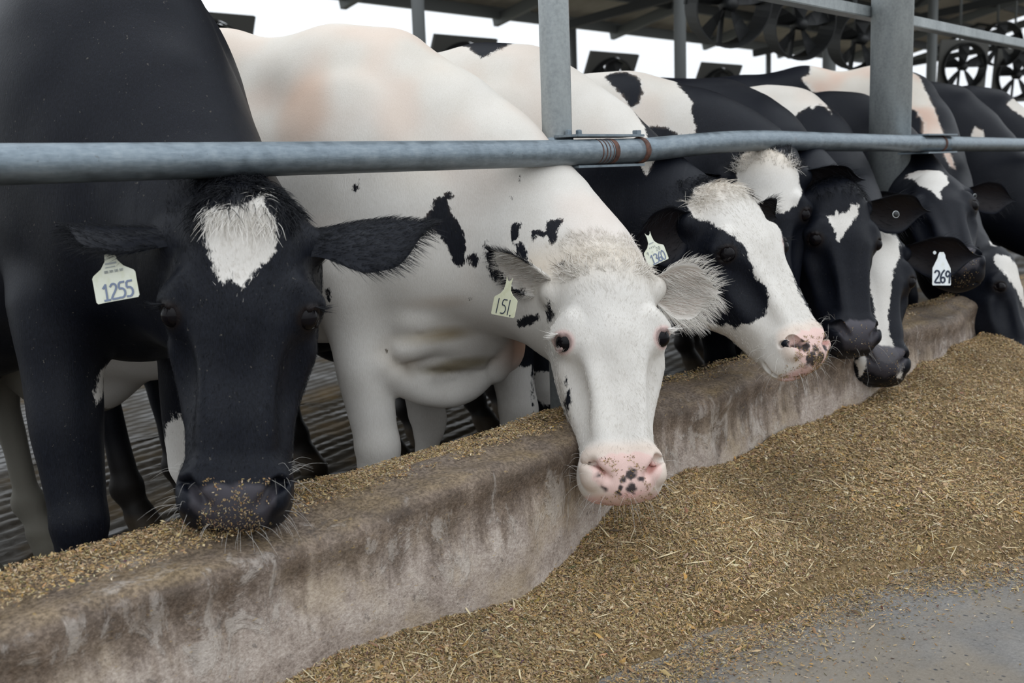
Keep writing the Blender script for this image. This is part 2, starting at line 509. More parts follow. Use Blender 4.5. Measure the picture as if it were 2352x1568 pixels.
def neck_prims(c, HR, hp, sc):
    L = []
    H = lambda p: hp + sc * HR @ np.asarray(p, float)
    nape = H((0, -.135, -.075)); throat = H((0, -.20, -.17)); back = -(HR[:, 1]) * .35 + HR[:, 2] * .30
    if 'nape_dir' in c: back = np.asarray(c['nape_dir'], float)
    nw = c.get('neck', 1.0)
    sh = np.array(c.get('shift', (.03, -.08, 0)))
    a0 = np.array((0, .20, 1.34)) + sh; a1 = np.array((0, -.06, 1.37)) + sh + np.array(c.get('crest', (0, 0, 0)))
    b0 = np.array((0, .10, .98)) + sh; b1 = np.array((0, -.10, .95)) + sh + np.array(c.get('dewlap', (0, 0, 0)))
    zs = np.array((1, 1, c.get('hz', 1.045) / 1.045)); a0, a1, b0, b1 = a0 * zs, a1 * zs, b0 * zs, b1 * zs
    N = 6
    top = [bez(a0, a1, nape + back * .55, nape, i / N) for i in range(N + 1)]
    bot = [bez(b0, b1, throat + back * .35, throat, i / N) for i in range(N + 1)]
    rt = np.interp(np.linspace(0, 1, N + 1), (0, .3, .7, 1), (.13, .115, .085, .072 * sc)) * nw
    rb = np.interp(np.linspace(0, 1, N + 1), (0, .3, .7, 1), (.14, .105, .085, .07 * sc)) * nw
    c['_top'] = np.array(top)
    for i in range(N):
        L.append(Cone(top[i], top[i + 1], rt[i], rt[i + 1], k=.10)); L.append(Cone(bot[i], bot[i + 1], rb[i], rb[i + 1], k=.12))
        m0 = (top[i] + bot[i]) / 2; m1 = (top[i + 1] + bot[i + 1]) / 2
        L.append(Cone(m0, m1, (rt[i] + rb[i]) * .58, (rt[i + 1] + rb[i + 1]) * .58, k=.12))
    return L

def inpoly_sd(P, poly):
    """signed distance (positive inside) of 2-D points to a closed polygon"""
    poly = np.asarray(poly, float); D = np.full(len(P), 1e9); ins = np.zeros(len(P), bool); n = len(poly)
    for i in range(n):
        a = poly[i]; b = poly[(i + 1) % n]; e = b - a; w_ = P - a
        t = np.clip(w_ @ e / max(e @ e, 1e-12), 0, 1); q = w_ - t[:, None] * e
        D = np.minimum(D, (q * q).sum(1))
        c1 = (a[1] > P[:, 1]) != (b[1] > P[:, 1])
        xs = a[0] + (P[:, 1] - a[1]) / (b[1] - a[1] + 1e-15) * e[0]
        ins ^= c1 & (P[:, 0] < xs)
    return np.where(ins, 1, -1) * np.sqrt(D)

def blob(P, c, r):
    """>0 inside an ellipsoidal patch"""
    r = np.asarray(r, float); q = np.linalg.norm((P - np.asarray(c)) / r, axis=1); return (1 - q) * r.min()

def set_attr(me, name, data, typ='FLOAT'):
    at = me.attributes.new(name, typ, 'POINT')
    if typ == 'FLOAT': at.data.foreach_set('value', np.ascontiguousarray(data, np.float32))
    else: at.data.foreach_set('color', np.ascontiguousarray(data, np.float32).ravel())

def hair_curves(name, roots, tips_mid, tips, rad, coat, parent, tintc=None, tinta=None, mat=None):
    n = len(roots)
    if not n: return None
    hc = bpy.data.hair_curves.new(name); hc.add_curves([3] * n)
    P = np.stack([roots, tips_mid, tips], 1).reshape(-1, 3)
    hc.attributes['position'].data.foreach_set('vector', np.ascontiguousarray(P, np.float32).ravel())
    ra = hc.attributes.get('radius') or hc.attributes.new('radius', 'FLOAT', 'POINT')
    r = np.broadcast_to(np.asarray(rad, float), (n,)); ra.data.foreach_set('value', np.stack([r, r * .75, r * .15], 1).ravel().astype(np.float32))
    a = hc.attributes.new('coat', 'FLOAT', 'CURVE'); a.data.foreach_set('value', np.broadcast_to(np.asarray(coat, float), (n,)).astype(np.float32))
    a = hc.attributes.new('tint_amount', 'FLOAT', 'CURVE'); a.data.foreach_set('value', (np.zeros(n) if tinta is None else np.broadcast_to(tinta, (n,))).astype(np.float32))
    a = hc.attributes.new('tint', 'FLOAT_COLOR', 'CURVE')
    tc = np.ones((n, 4)) if tintc is None else np.concatenate([tintc, np.ones((n, 1))], 1)
    a.data.foreach_set('color', tc.astype(np.float32).ravel())
    hc.materials.append(mat or M_HAIR)
    o = bpy.data.objects.new(name, hc); C.objects.link(o); o.parent = parent; o['kind'] = 'stuff'
    return o

def build_ear(c, s, HR, hp, sc, parent):
    e = dict(dir=(s * .93, -.18, -.10), open=(s * -.15, .60, -.55), L=.205, W=.060, cup=.55, droop=.0)
    e.update(c.get('ears', {}).get(s, {}))
    H = lambda p: hp + sc * (HR @ np.asarray(p, float))
    root = H(e.get('root', (s * .100, -.100, -.082))); d = HR @ unit(e['dir']); o = HR @ np.asarray(e['open'], float); o = unit(o - d * (o @ d)); side = np.cross(d, o)
    nl, nw = 30, 13; L = e['L'] * sc; W = e['W'] * sc
    V = []; tv = []
    def pt(t, v, layer):
        wid = W * (.42 + .58 * smoothstep(0, .45, t)) * (1 - smoothstep(.55, 1.02, t) ** 1.3 * .97)
        ang = v * (1.35 - .55 * t) * e['cup'] * 1.6
        rad = wid / max(math.sin(min(1.5, (1.35 - .55 * t) * e['cup'] * 1.6)), .2)
        p = root + d * L * t + side * rad * math.sin(ang) + o * (rad * (1 - math.cos(ang)) - .012 * sc)
        p = p + o * e['droop'] * t * t * L + d * (-.06 * L * v * v * t)
        if layer: p = p - o * (.009 * sc * (1 - .6 * t)) * (1 - v ** 4)
        return p
    for layer in (0, 1):
        for i in range(nl + 1):
            for j in range(nw + 1):
                t = i / nl; v = 2 * j / nw - 1
                V.append(pt(t, v, layer)); tv.append((t, v, layer))
    F = []; st = nw + 1; off = (nl + 1) * st
    for i in range(nl):
        for j in range(nw):
            a = i * st + j; F.append((a, a + 1, a + st + 1, a + st)); b = a + off; F.append((b, b + st, b + st + 1, b + 1))
        for j, fl in ((0, 0), (nw, 1)):
            a = i * st + j; q = (a, a + st, a + st + off, a + off); F.append(q if fl == 0 else q[::-1])
    for j in range(nw):
        a = nl * st + j; F.append((a, a + 1, a + 1 + off, a + off))
    V = np.array(V); tv = np.array(tv)
    me = mesh_from('ear', V, F, M_HIDE)
    bm = bmesh.new(); bm.from_mesh(me); bmesh.ops.recalc_face_normals(bm, faces=bm.faces); bm.to_mesh(me); bm.free()
    me.polygons.foreach_set('use_smooth', np.ones(len(me.polygons), bool))
    coat = e.get('coat', c.get('ear_coat', lambda t, v, l: np.full(len(t), .3)))(tv[:, 0], tv[:, 1], tv[:, 2])
    inner = (tv[:, 2] == 0) & (np.abs(tv[:, 1]) < .95)
    ta = np.where(inner, (1 - smoothstep(.55, 1, np.abs(tv[:, 1]))) * (1 - smoothstep(.6, 1, tv[:, 0])) * e.get('pink', .5), 0)
    dark = coat > 0
    tcol = np.where(dark[:, None], np.array((.018, .012, .010)), np.array((.60, .45, .38)))
    set_attr(me, 'coat', coat); set_attr(me, 'tint', np.concatenate([tcol, np.ones((len(V), 1))], 1), 'FLOAT_COLOR'); set_attr(me, 'tint_amount', ta)
    set_attr(me, 'soil', np.zeros(len(V))); set_attr(me, 'wet', np.zeros(len(V)))
    o_ = obj('ear', me, parent)
    # fringe: hairs along the rim and inside the cup
    n = e.get('hairs', c.get('ear_hairs', 300))
    if n:
        r = np.random.default_rng(int(abs(s * 31 + n)))
        t = np.concatenate([r.uniform(.12, .97, n // 2), r.uniform(.1, .8, n - n // 2)]); v = np.concatenate([np.sign(r.uniform(-1, 1, n // 2)) * r.uniform(.86, .99, n // 2), r.uniform(-.8, .8, n - n // 2)])
        if 'fringe_side' in e: v[:n // 2] = np.where(r.random(n // 2) < .75, e['fringe_side'], -e['fringe_side']) * np.abs(v[:n // 2])
        P = np.array([pt(a, b, 0) for a, b in zip(t, v)])
        ln = r.uniform(.5, 1.2, n) * e.get('hair_len', .028) * sc
        rim = (np.abs(v) > .85)
        out = np.where(rim[:, None], side * np.sign(v)[:, None] * .8 + d * .75 + o * .25, d * .8 + o * .55 - side * np.sign(v)[:, None] * .15)
        out = out + r.normal(0, .22, (n, 3)); out /= np.linalg.norm(out, axis=1, keepdims=True)
        bend = np.array((0, 0, -.25)) + d * .35
        tips = P + out * ln[:, None] + bend * ln[:, None] * .6; mid = P + out * ln[:, None] * .55 + bend * ln[:, None] * .12
        cf = e.get('coat', c.get('ear_coat', lambda t, v, l: np.full(len(t), .3)))(t, v, np.zeros(n))
        hair_curves('ear_hair', P, mid, tips, e.get('hair_rad', .00034) * sc + 0 * t, cf, o_)
    n = e.get('fur', 0)
    if n:
        r = np.random.default_rng(n); t = r.uniform(.0, .95, n); v = r.uniform(-.95, .95, n)
        P = np.array([pt(a, b, 1) for a, b in zip(t, v)]); out = d * 1.0 - o * .22 + side * (v * .35)[:, None] + r.normal(0, .12, (n, 3)); ln = r.uniform(.010, .022, n)[:, None] * sc
        hair_curves('ear_fur', P + o * .001, P + out * ln * .5, P + (out + o * .12) * ln, .0003 * sc, e.get('coat', c.get('ear_coat', lambda t, v, l: np.full(len(t), .3)))(t, v, np.ones(n)), o_)
    return o_, pt

GLYPH = {
 '0': [[(.28, 1), (.08, .8), (.05, .4), (.2, .03), (.38, .05), (.52, .3), (.5, .75), (.36, .98), (.28, 1)]],
 '1': [[(.08, .78), (.27, .98), (.27, .02)], [(.08, .02), (.46, .02)]],
 'l': [[(.25, 1), (.22, 0)]],
 '2': [[(.06, .82), (.18, .97), (.38, .95), (.48, .78), (.4, .55), (.12, .2), (.05, .03), (.52, .03)]],
 '3': [[(.06, .9), (.25, 1), (.45, .86), (.4, .64), (.22, .54), (.45, .44), (.52, .22), (.35, .03), (.08, .06)]],
 '5': [[(.5, .98), (.14, .98), (.12, .58), (.32, .62), (.5, .45), (.5, .2), (.34, .03), (.08, .05)]],
 '6': [[(.44, 1), (.2, .75), (.08, .4), (.14, .08), (.35, .02), (.5, .2), (.44, .42), (.25, .45), (.1, .3)]],
 '7': [[(.05, .98), (.5, .98), (.25, .02)]],
 '8': [[(.28, .55), (.1, .75), (.28, .98), (.46, .75), (.28, .55), (.06, .28), (.28, .02), (.5, .28), (.28, .55)]],
 '4': [[(.4, 0), (.4, 1), (.05, .35), (.55, .35)]],
 '9': [[(.48, .75), (.3, .97), (.1, .8), (.12, .55), (.3, .48), (.48, .7), (.48, .75), (.42, .02)]],
 '-': [[(.1, .45), (.45, .45)]], "'": [[(.3, .2), (.25, 0)]],
}
def strokes_mesh(lines, z=.0012):
    """lines: (text, x, y, height, advance, thickness, slant) in tag space -> flat ribbons with round ends"""
    mb = MB()
    for text, x, y, h, adv, th, sl in lines:
        for i, ch in enumerate(text):
            for st in GLYPH.get(ch, []):
                pts = np.array([(x + i * adv + (px + sl * py) * h * .9, y + py * h, z) for px, py in st])
                if len(pts) > 3:      # round the corners off a little
                    q = [pts[0]]
                    for a, b in zip(pts[:-1], pts[1:]): q += [a * .75 + b * .25, a * .25 + b * .75]
                    pts = np.array(q + [pts[-1]])
                for a, b in zip(pts[:-1], pts[1:]):
                    d = unit(b - a + 1e-9); nn = np.array((-d[1], d[0], 0)) * th / 2
                    a2 = a - d * th * .3; b2 = b + d * th * .3
                    mb.add([a2 - nn, b2 - nn, b2 + nn, a2 + nn, *(v - (0, 0, .0006) for v in (a2 - nn, b2 - nn, b2 + nn, a2 + nn))],
                           [(0, 1, 2, 3), (7, 6, 5, 4), (0, 4, 5, 1), (1, 5, 6, 2), (2, 6, 7, 3), (3, 7, 4, 0)])
    return mb

def build_tag(c, T, R, t, parent):
    """flat plastic ear tag: outline in tag space (hole at the origin, y up), 1.6 mm thick and a little curved"""
    pos = R.T @ (np.asarray(T['pos']) - t); nrm = R.T @ unit(T['normal']); up = np.asarray(R.T @ np.asarray(T['up'], float)); up = unit(up - nrm * (up @ nrm)); x = np.cross(up, nrm)
    A = np.stack([x, up, nrm], 1); sc = T.get('scale', 1.0)
    out = np.array(T['outline'], float) * sc
    cv = T.get('curl', 0)
    def X(p): p = np.asarray(p, float); return pos + A @ np.array((p[0], p[1], p[2] + cv * p[0] ** 2))
    # fan of strips so that the curl shows: slice the outline with a 2-D grid triangulation
    bm = bmesh.new()
    vs = [bm.verts.new((p[0], p[1], 0)) for p in out]; f = bm.faces.new(vs)
    r = bmesh.ops.extrude_face_region(bm, geom=[f]); bmesh.ops.translate(bm, verts=[g for g in r['geom'] if isinstance(g, bmesh.types.BMVert)], vec=(0, 0, -.0016))
    bmesh.ops.triangulate(bm, faces=[q for q in bm.faces if len(q.verts) > 4])
    bmesh.ops.subdivide_edges(bm, edges=list(bm.edges), cuts=2, use_grid_fill=True)
    bmesh.ops.recalc_face_normals(bm, faces=bm.faces)
    for v in bm.verts: v.co = Vector(X(v.co))
    me = bpy.data.meshes.new('ear_tag'); bm.to_mesh(me); bm.free(); me.materials.append(T.get('mat', M_TAG))
    o = obj('ear_tag', me, parent); o['label'] = T['label']
    for nm, mat, lines in T['print']:
        mb = strokes_mesh([(a, b * sc, d * sc, h * sc, ad * sc, th * sc, sl) for a, b, d, h, ad, th, sl in lines])
        mb.V = [tuple(X(v)) for v in mb.V]; mb.build(nm, mat, o)
    if T.get('stud', True):
        mb = MB(); mb.lathe(X((0, 0, -.003)), [(.0085 * sc, 0), (.0085 * sc, .004), (.006 * sc, .007), (.002 * sc, .0085)], nrm, 14); mb.build('tag_stud', T.get('stud_mat', T.get('mat', M_TAG)), o, smooth=True)
    return o

def chip_mesh(name, P, N, size, mat, parent=None, seed=0, cols=None, flat=.35, asp=(1.5, 6)):
    """tens of thousands of chopped-straw flakes as one real mesh (each a thin eight-sided sliver)"""
    r = np.random.default_rng(seed); n = len(P)
    N = np.asarray(N, float) + r.normal(0, .33, (n, 3)); N /= np.linalg.norm(N, axis=1, keepdims=True)
    a = r.normal(0, 1, (n, 3)); a -= N * (a * N).sum(1, keepdims=True); a /= np.linalg.norm(a, axis=1, keepdims=True); b = np.cross(N, a)
    L = size * r.uniform(.55, 1.3, n); Wd = L / r.uniform(asp[0], asp[1], n); T = Wd * flat
    sh = np.array([(-1, -.15, 0), (.35, -1, 0), (1, .1, 0), (-.3, 1, 0), (.1, 0, 1)])
    V = (P[:, None, :] + a[:, None, :] * (L / 2)[:, None, None] * sh[None, :, :1] + b[:, None, :] * (Wd / 2)[:, None, None] * sh[None, :, 1:2] + N[:, None, :] * T[:, None, None] * sh[None, :, 2:])
    F0 = np.array([(0, 1, 4), (1, 2, 4), (2, 3, 4), (3, 0, 4)])
    F = (F0[None] + 5 * np.arange(n)[:, None, None]).reshape(-1, 3)
    me = mesh_from(name, V.reshape(-1, 3), F, mat, smooth=False)
    if cols is not None: set_attr(me, 'chip', np.repeat(np.concatenate([cols, np.ones((n, 1))], 1), 5, 0), 'FLOAT_COLOR')
    return obj(name, me, parent, 'stuff')

CHIP_COLS = np.array([(.37, .255, .125), (.29, .19, .090), (.43, .315, .170), (.215, .138, .062), (.135, .090, .045), (.47, .37, .235), (.40, .235, .080), (.54, .46, .32), (.080, .060, .034), (.30, .225, .13)])
CHIP_P = np.array([.2, .18, .16, .13, .09, .08, .05, .04, .04, .03])
def chip_cols(r, n):
    c = CHIP_COLS[r.choice(len(CHIP_COLS), n, p=CHIP_P / CHIP_P.sum())]; return np.clip(c * r.uniform(.75, 1.2, (n, 1)) + r.normal(0, .012, (n, 3)), .005, 1)
def make_chip_mat():
    t = NT('chopped_feed'); at = t.n('ShaderNodeAttribute'); at.attribute_name = 'chip'
    return t.set(at.outputs['Color'], .75, 0, .3)
M_CHIP = make_chip_mat()

def hfun(c, P, R, t):
    HR, hp, sc = head_frame(c, R, t); return (P - hp) @ HR / sc

DUMP = globals().get('DUMP_COWS', None)
def build_cow(c):
    R, t = cow_frame(c); HR, hp, sc = head_frame(c, R, t)
    hprims = place_prims(HEAD, HR, hp, sc)
    extra = []
    for e in c.get('extra', []):
        extra.append(e)
    prims = body_prims(c) + neck_prims(c, HR, hp, sc) + extra
    prims = prims + hprims
    lo = np.min([p.lo for p in prims if not p.neg], 0) - .06; hi = np.max([p.hi for p in prims if not p.neg], 0) + .06
    h = c.get('voxel', .026)
    V, F = surface_nets(sdf_grid(prims, lo, hi, h), lo, h)
    V = relax(prims, V, F, 2)
    ngons = []
    for lvl in range(c.get('detail', 1)):
        V, F, _ = subdivide(V, F, np.ones(len(F), bool)); V = relax(prims, V, F, 2)
    # finer skin on the head only; the seam polygons stay where the two densities meet
    for lvl in range(c.get('head_detail', 1)):
        Hc = (V[F].mean(1) - hp) @ HR / sc
        rr = .02 * lvl
        sel = (Hc[:, 2] < .10 - rr) & (Hc[:, 2] > -.64 + rr) & (np.abs(Hc[:, 0]) < .20 - rr) & (Hc[:, 1] > -.30 + rr) & (Hc[:, 1] < .12)
        if lvl == 0: keep_ng = []
        V, F, tri = subdivide(V, F, sel)
        ngons += tri
        V = relax(prims, V, F, 2, .008)
    allF = [tuple(f) for f in ngons]
    me = bpy.data.meshes.new('body')
    nq = len(F); loops = np.concatenate([F.ravel(), np.array([i for f in allF for i in f], np.int64)]) if allF else F.ravel()
    tot = np.concatenate([np.full(nq, 4), np.array([len(f) for f in allF], int)]); start = np.concatenate([[0], np.cumsum(tot)[:-1]])
    me.vertices.add(len(V)); me.vertices.foreach_set('co', V.astype(np.float32).ravel())
    me.loops.add(len(loops)); me.loops.foreach_set('vertex_index', loops.astype(np.int32))
    me.polygons.add(len(tot)); me.polygons.foreach_set('loop_start', start.astype(np.int32)); me.polygons.foreach_set('loop_total', tot.astype(np.int32))
    me.update(calc_edges=True); me.validate(); me.polygons.foreach_set('use_smooth', np.ones(len(me.polygons), bool)); me.materials.append(M_HIDE)
    N = vnormals(V, F); hm = smoothstep(.0, .10, np.linalg.norm((V - hp), axis=1) - .30)
    V = V + N * (hm * (vnoise(V, 5, 3) * .010 + vnoise(V, 11, 5) * .0045) + (1 - hm) * vnoise(V, 26, 7) * .0012)[:, None]; me.vertices.foreach_set('co', V.astype(np.float32).ravel()); me.update()
    P = V; Hh = (V - hp) @ HR / sc
    ishead = smoothstep(.06, -.02, Hh[:, 2]) * (np.abs(Hh[:, 0]) < .16) * (Hh[:, 1] > -.27) * (Hh[:, 2] > -.6)
    env = dict(P=P, H=Hh, N=N, c=c, R=R, HR=HR, hp=hp, sc=sc)
    coat = coat_field(c, P, Hh, N)
    tcol, tamt, wet, soil = tint_field(c, P, Hh, N, coat, ishead)
    set_attr(me, 'coat', coat); set_attr(me, 'tint', np.concatenate([tcol, np.ones((len(V), 1))], 1), 'FLOAT_COLOR'); set_attr(me, 'tint_amount', tamt); set_attr(me, 'wet', wet); set_attr(me, 'soil', soil)
    root = thing('cow', c['label'], 'cow', tuple(t), math.radians(c.get('heading', 24)), None)
    body = obj('body', me, root)
    H = lambda p: hp + sc * (HR @ np.asarray(p, float))
    for s in (-1, 1):
        mb = MB(); ax = unit(HR @ np.array((s * .93, .34, -.05)))
        mb.lathe(H((s * .1015, -.038, -.2105)) - ax * .0, [(.0005, -.020 * sc)] + [(.0205 * sc * math.cos(a), .0205 * sc * math.sin(a)) for a in np.linspace(-1.4, 1.45, 11)], ax, 20)
        mb.build('eye', M_EYE, root, smooth=True)
    pts = {}
    for s in (-1, 1):
        o, pf = build_ear(c, s, HR, hp, sc, root); pts[s] = pf
    for T in c.get('tags', []): build_tag(c, T, R, t, root)
    add_fur(c, me, V, N, Hh, coat, tcol, tamt, HR, hp, sc, root, R)
    if DUMP is not None: DUMP[c['key']] = (body, R, t, HR, hp, sc)
    return root

def coat_field(c, P, Hh, N):
    s = np.full(len(P), .5 if c.get('base', 'b') == 'b' else -.5)
    for op in c.get('coat', []) + c.get('coat_after', []):
        kind, col = op[0], op[1]
        if kind == 'blob': f = blob(P, op[2], op[3])
        elif kind == 'hblob': f = blob(Hh, op[2], op[3])
        elif kind == 'hpoly':                       # polygon on the face plane (x, z), front of the head only
            f = inpoly_sd(Hh[:, (0, 2)], op[2]); f = np.minimum(f, Hh[:, 1] + (op[3] if len(op) > 3 else .10))
        elif kind == 'patch':                       # outline lying on the hide
            pts = np.asarray(op[2], float); d = unit(op[3]); u = unit(np.cross(d, (0.123, .05, 1))); v = np.cross(d, u)
            q = np.stack([P @ u, P @ v], 1); f = inpoly_sd(q, np.stack([pts @ u, pts @ v], 1))
            dep = P @ d; near = op[4] if len(op) > 4 else .30
            f = np.minimum(f, near - np.abs(dep - (pts @ d).mean()))
            f = np.minimum(f, (N @ d + .25) * .2)
        elif kind == 'fn': f = op[2](P, Hh, N)
        s = np.maximum(s, f) if col == 'b' else np.minimum(s, -f)
    return s

def tint_field(c, P, Hh, N, coat, ishead):
    n = len(P); col = np.where((coat > 0)[:, None], np.array((.010, .010, .012)), np.array((.66, .60, .53))); amt = np.zeros(n); wet = np.zeros(n); soil = np.zeros(n) + c.get('soil', .15)
    def put(cc, a):
        nonlocal col, amt
        a = np.clip(a, 0, 1)[:, None]; tot = a + amt[:, None] * (1 - a)
        col = np.where(tot > 1e-4, (np.asarray(cc) * a + col * amt[:, None] * (1 - a)) / np.maximum(tot, 1e-4), col); amt = tot[:, 0]
    white = 1 - smoothstep(-.004, .004, coat)
    n1 = vnoise(P, 6, 1) * .6 + vnoise(P, 14, 2) * .4
    # cream along the back and neck crest, pink skin showing through on the flank
    cream = c.get('cream', .25); put((.66, .55, .41), white * cream * smoothstep(1.0, 1.4, P[:, 2]) * (.6 + .6 * n1) * (1 - ishead))
    pk = c.get('pinkish', .2); put((.66, .47, .38), white * pk * smoothstep(-.1, .6, n1) * smoothstep(.75, 1.2, P[:, 2]) * (1 - ishead))
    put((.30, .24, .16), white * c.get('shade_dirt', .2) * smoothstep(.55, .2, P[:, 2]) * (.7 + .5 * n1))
    # hooves, soiled legs and shaded hind legs
    put((.06, .045, .032), smoothstep(.085, .06, P[:, 2]) * .95)
    put((.045, .035, .022), c.get('leg_dirt', .35) * smoothstep(.40, .12, P[:, 2]))
    if c.get('hind_dark'): put((.022, .017, .013), .96 * smoothstep(.62, .5, P[:, 2]) * (P[:, 1] > .9))
    if c.get('hind_shade'): put((.17, .16, .13), .85 * smoothstep(.9, .7, P[:, 2]) * (P[:, 1] > .9))  # shade on the hind legs, painted as a grey tint
    for (pos, rad, cc, a) in c.get('stains_fold_shade', []): put(cc, a * smoothstep(0, .6, blob(P, pos, rad) / min(rad)) * (.75 + .4 * n1))  # stain patches, plus shading painted into the dewlap folds
    # cream poll
    if c.get('poll_cream'): put((.62, .50, .36), white * c['poll_cream'] * smoothstep(-.12, .0, Hh[:, 2]) * ishead)
    # bare nose leather
    x, y, z = Hh.T
    noz = inpoly_sd(np.stack([np.abs(x), z], 1), [(-.05, c.get('noz_top', -.452)), (0, c.get('noz_top', -.452) - .004), (.028, c.get('noz_top', -.452)), (.054, c.get('noz_top', -.452) - .010), (c.get('noz_w', .066), -.476), (c.get('noz_w', .066) - .004, -.505), (.046, -.535), (0, -.546), (-.05, -.546)])
    nm = smoothstep(-.004, .006, noz + .004 * vnoise(P, 90, 5)) * smoothstep(-.085, -.06, y) * ishead
    lip = smoothstep(.02, .006, np.abs(z + .548)) * smoothstep(-.125, -.09, y) * (z < -.52) * ishead
    nose = c.get('nose', 'dark')
    if nose == 'dark':
        put((.038, .035, .041), nm * .97); wet += nm * .9
        put((.10, .094, .11), nm * .6 * smoothstep(-.03, .0, y) * smoothstep(-.52, -.46, z))  # grey sheen on the upper front of the nose, put in as colour
    else:
        put((.70, .47, .42), nm * .85); wet += nm * .55; put((.72, .40, .38), lip * .7)
        put((.45, .20, .17), ishead * smoothstep(.016, .004, np.minimum(np.linalg.norm(Hh - (.052, -.012, -.488), axis=1), np.linalg.norm(Hh - (-.052, -.012, -.488), axis=1)) - .004) * .75)
        for (sx, sz, r) in c.get('nose_spots', []):
            put((.045, .035, .035), nm * smoothstep(.004, -.002, np.hypot(x - sx, z - sz) - r + .004 * vnoise(P, 160, 6)))
        put((.66, .50, .40), white * .55 * smoothstep(-.42, -.45, z) * (1 - nm) * smoothstep(-.05, -.02, y) * ishead)
    # skin round the eyes
    ey = np.minimum(np.linalg.norm((Hh - (.108, -.033, -.211)) * (1, .8, 1.1), axis=1), np.linalg.norm((Hh - (-.108, -.033, -.211)) * (1, .8, 1.1), axis=1))
    ring = smoothstep(.034, .022, ey) * ishead
    put((.62, .36, .33), ring * white * .65); put((.008, .007, .008), ring * (1 - white) * .8); wet += ring * .4
    put((.010, .007, .007), smoothstep(.0255, .0215, ey) * ishead * (.9 - .35 * white))
    return col, np.clip(amt, 0, 1), np.clip(wet, 0, 1), np.clip(soil, 0, 1)

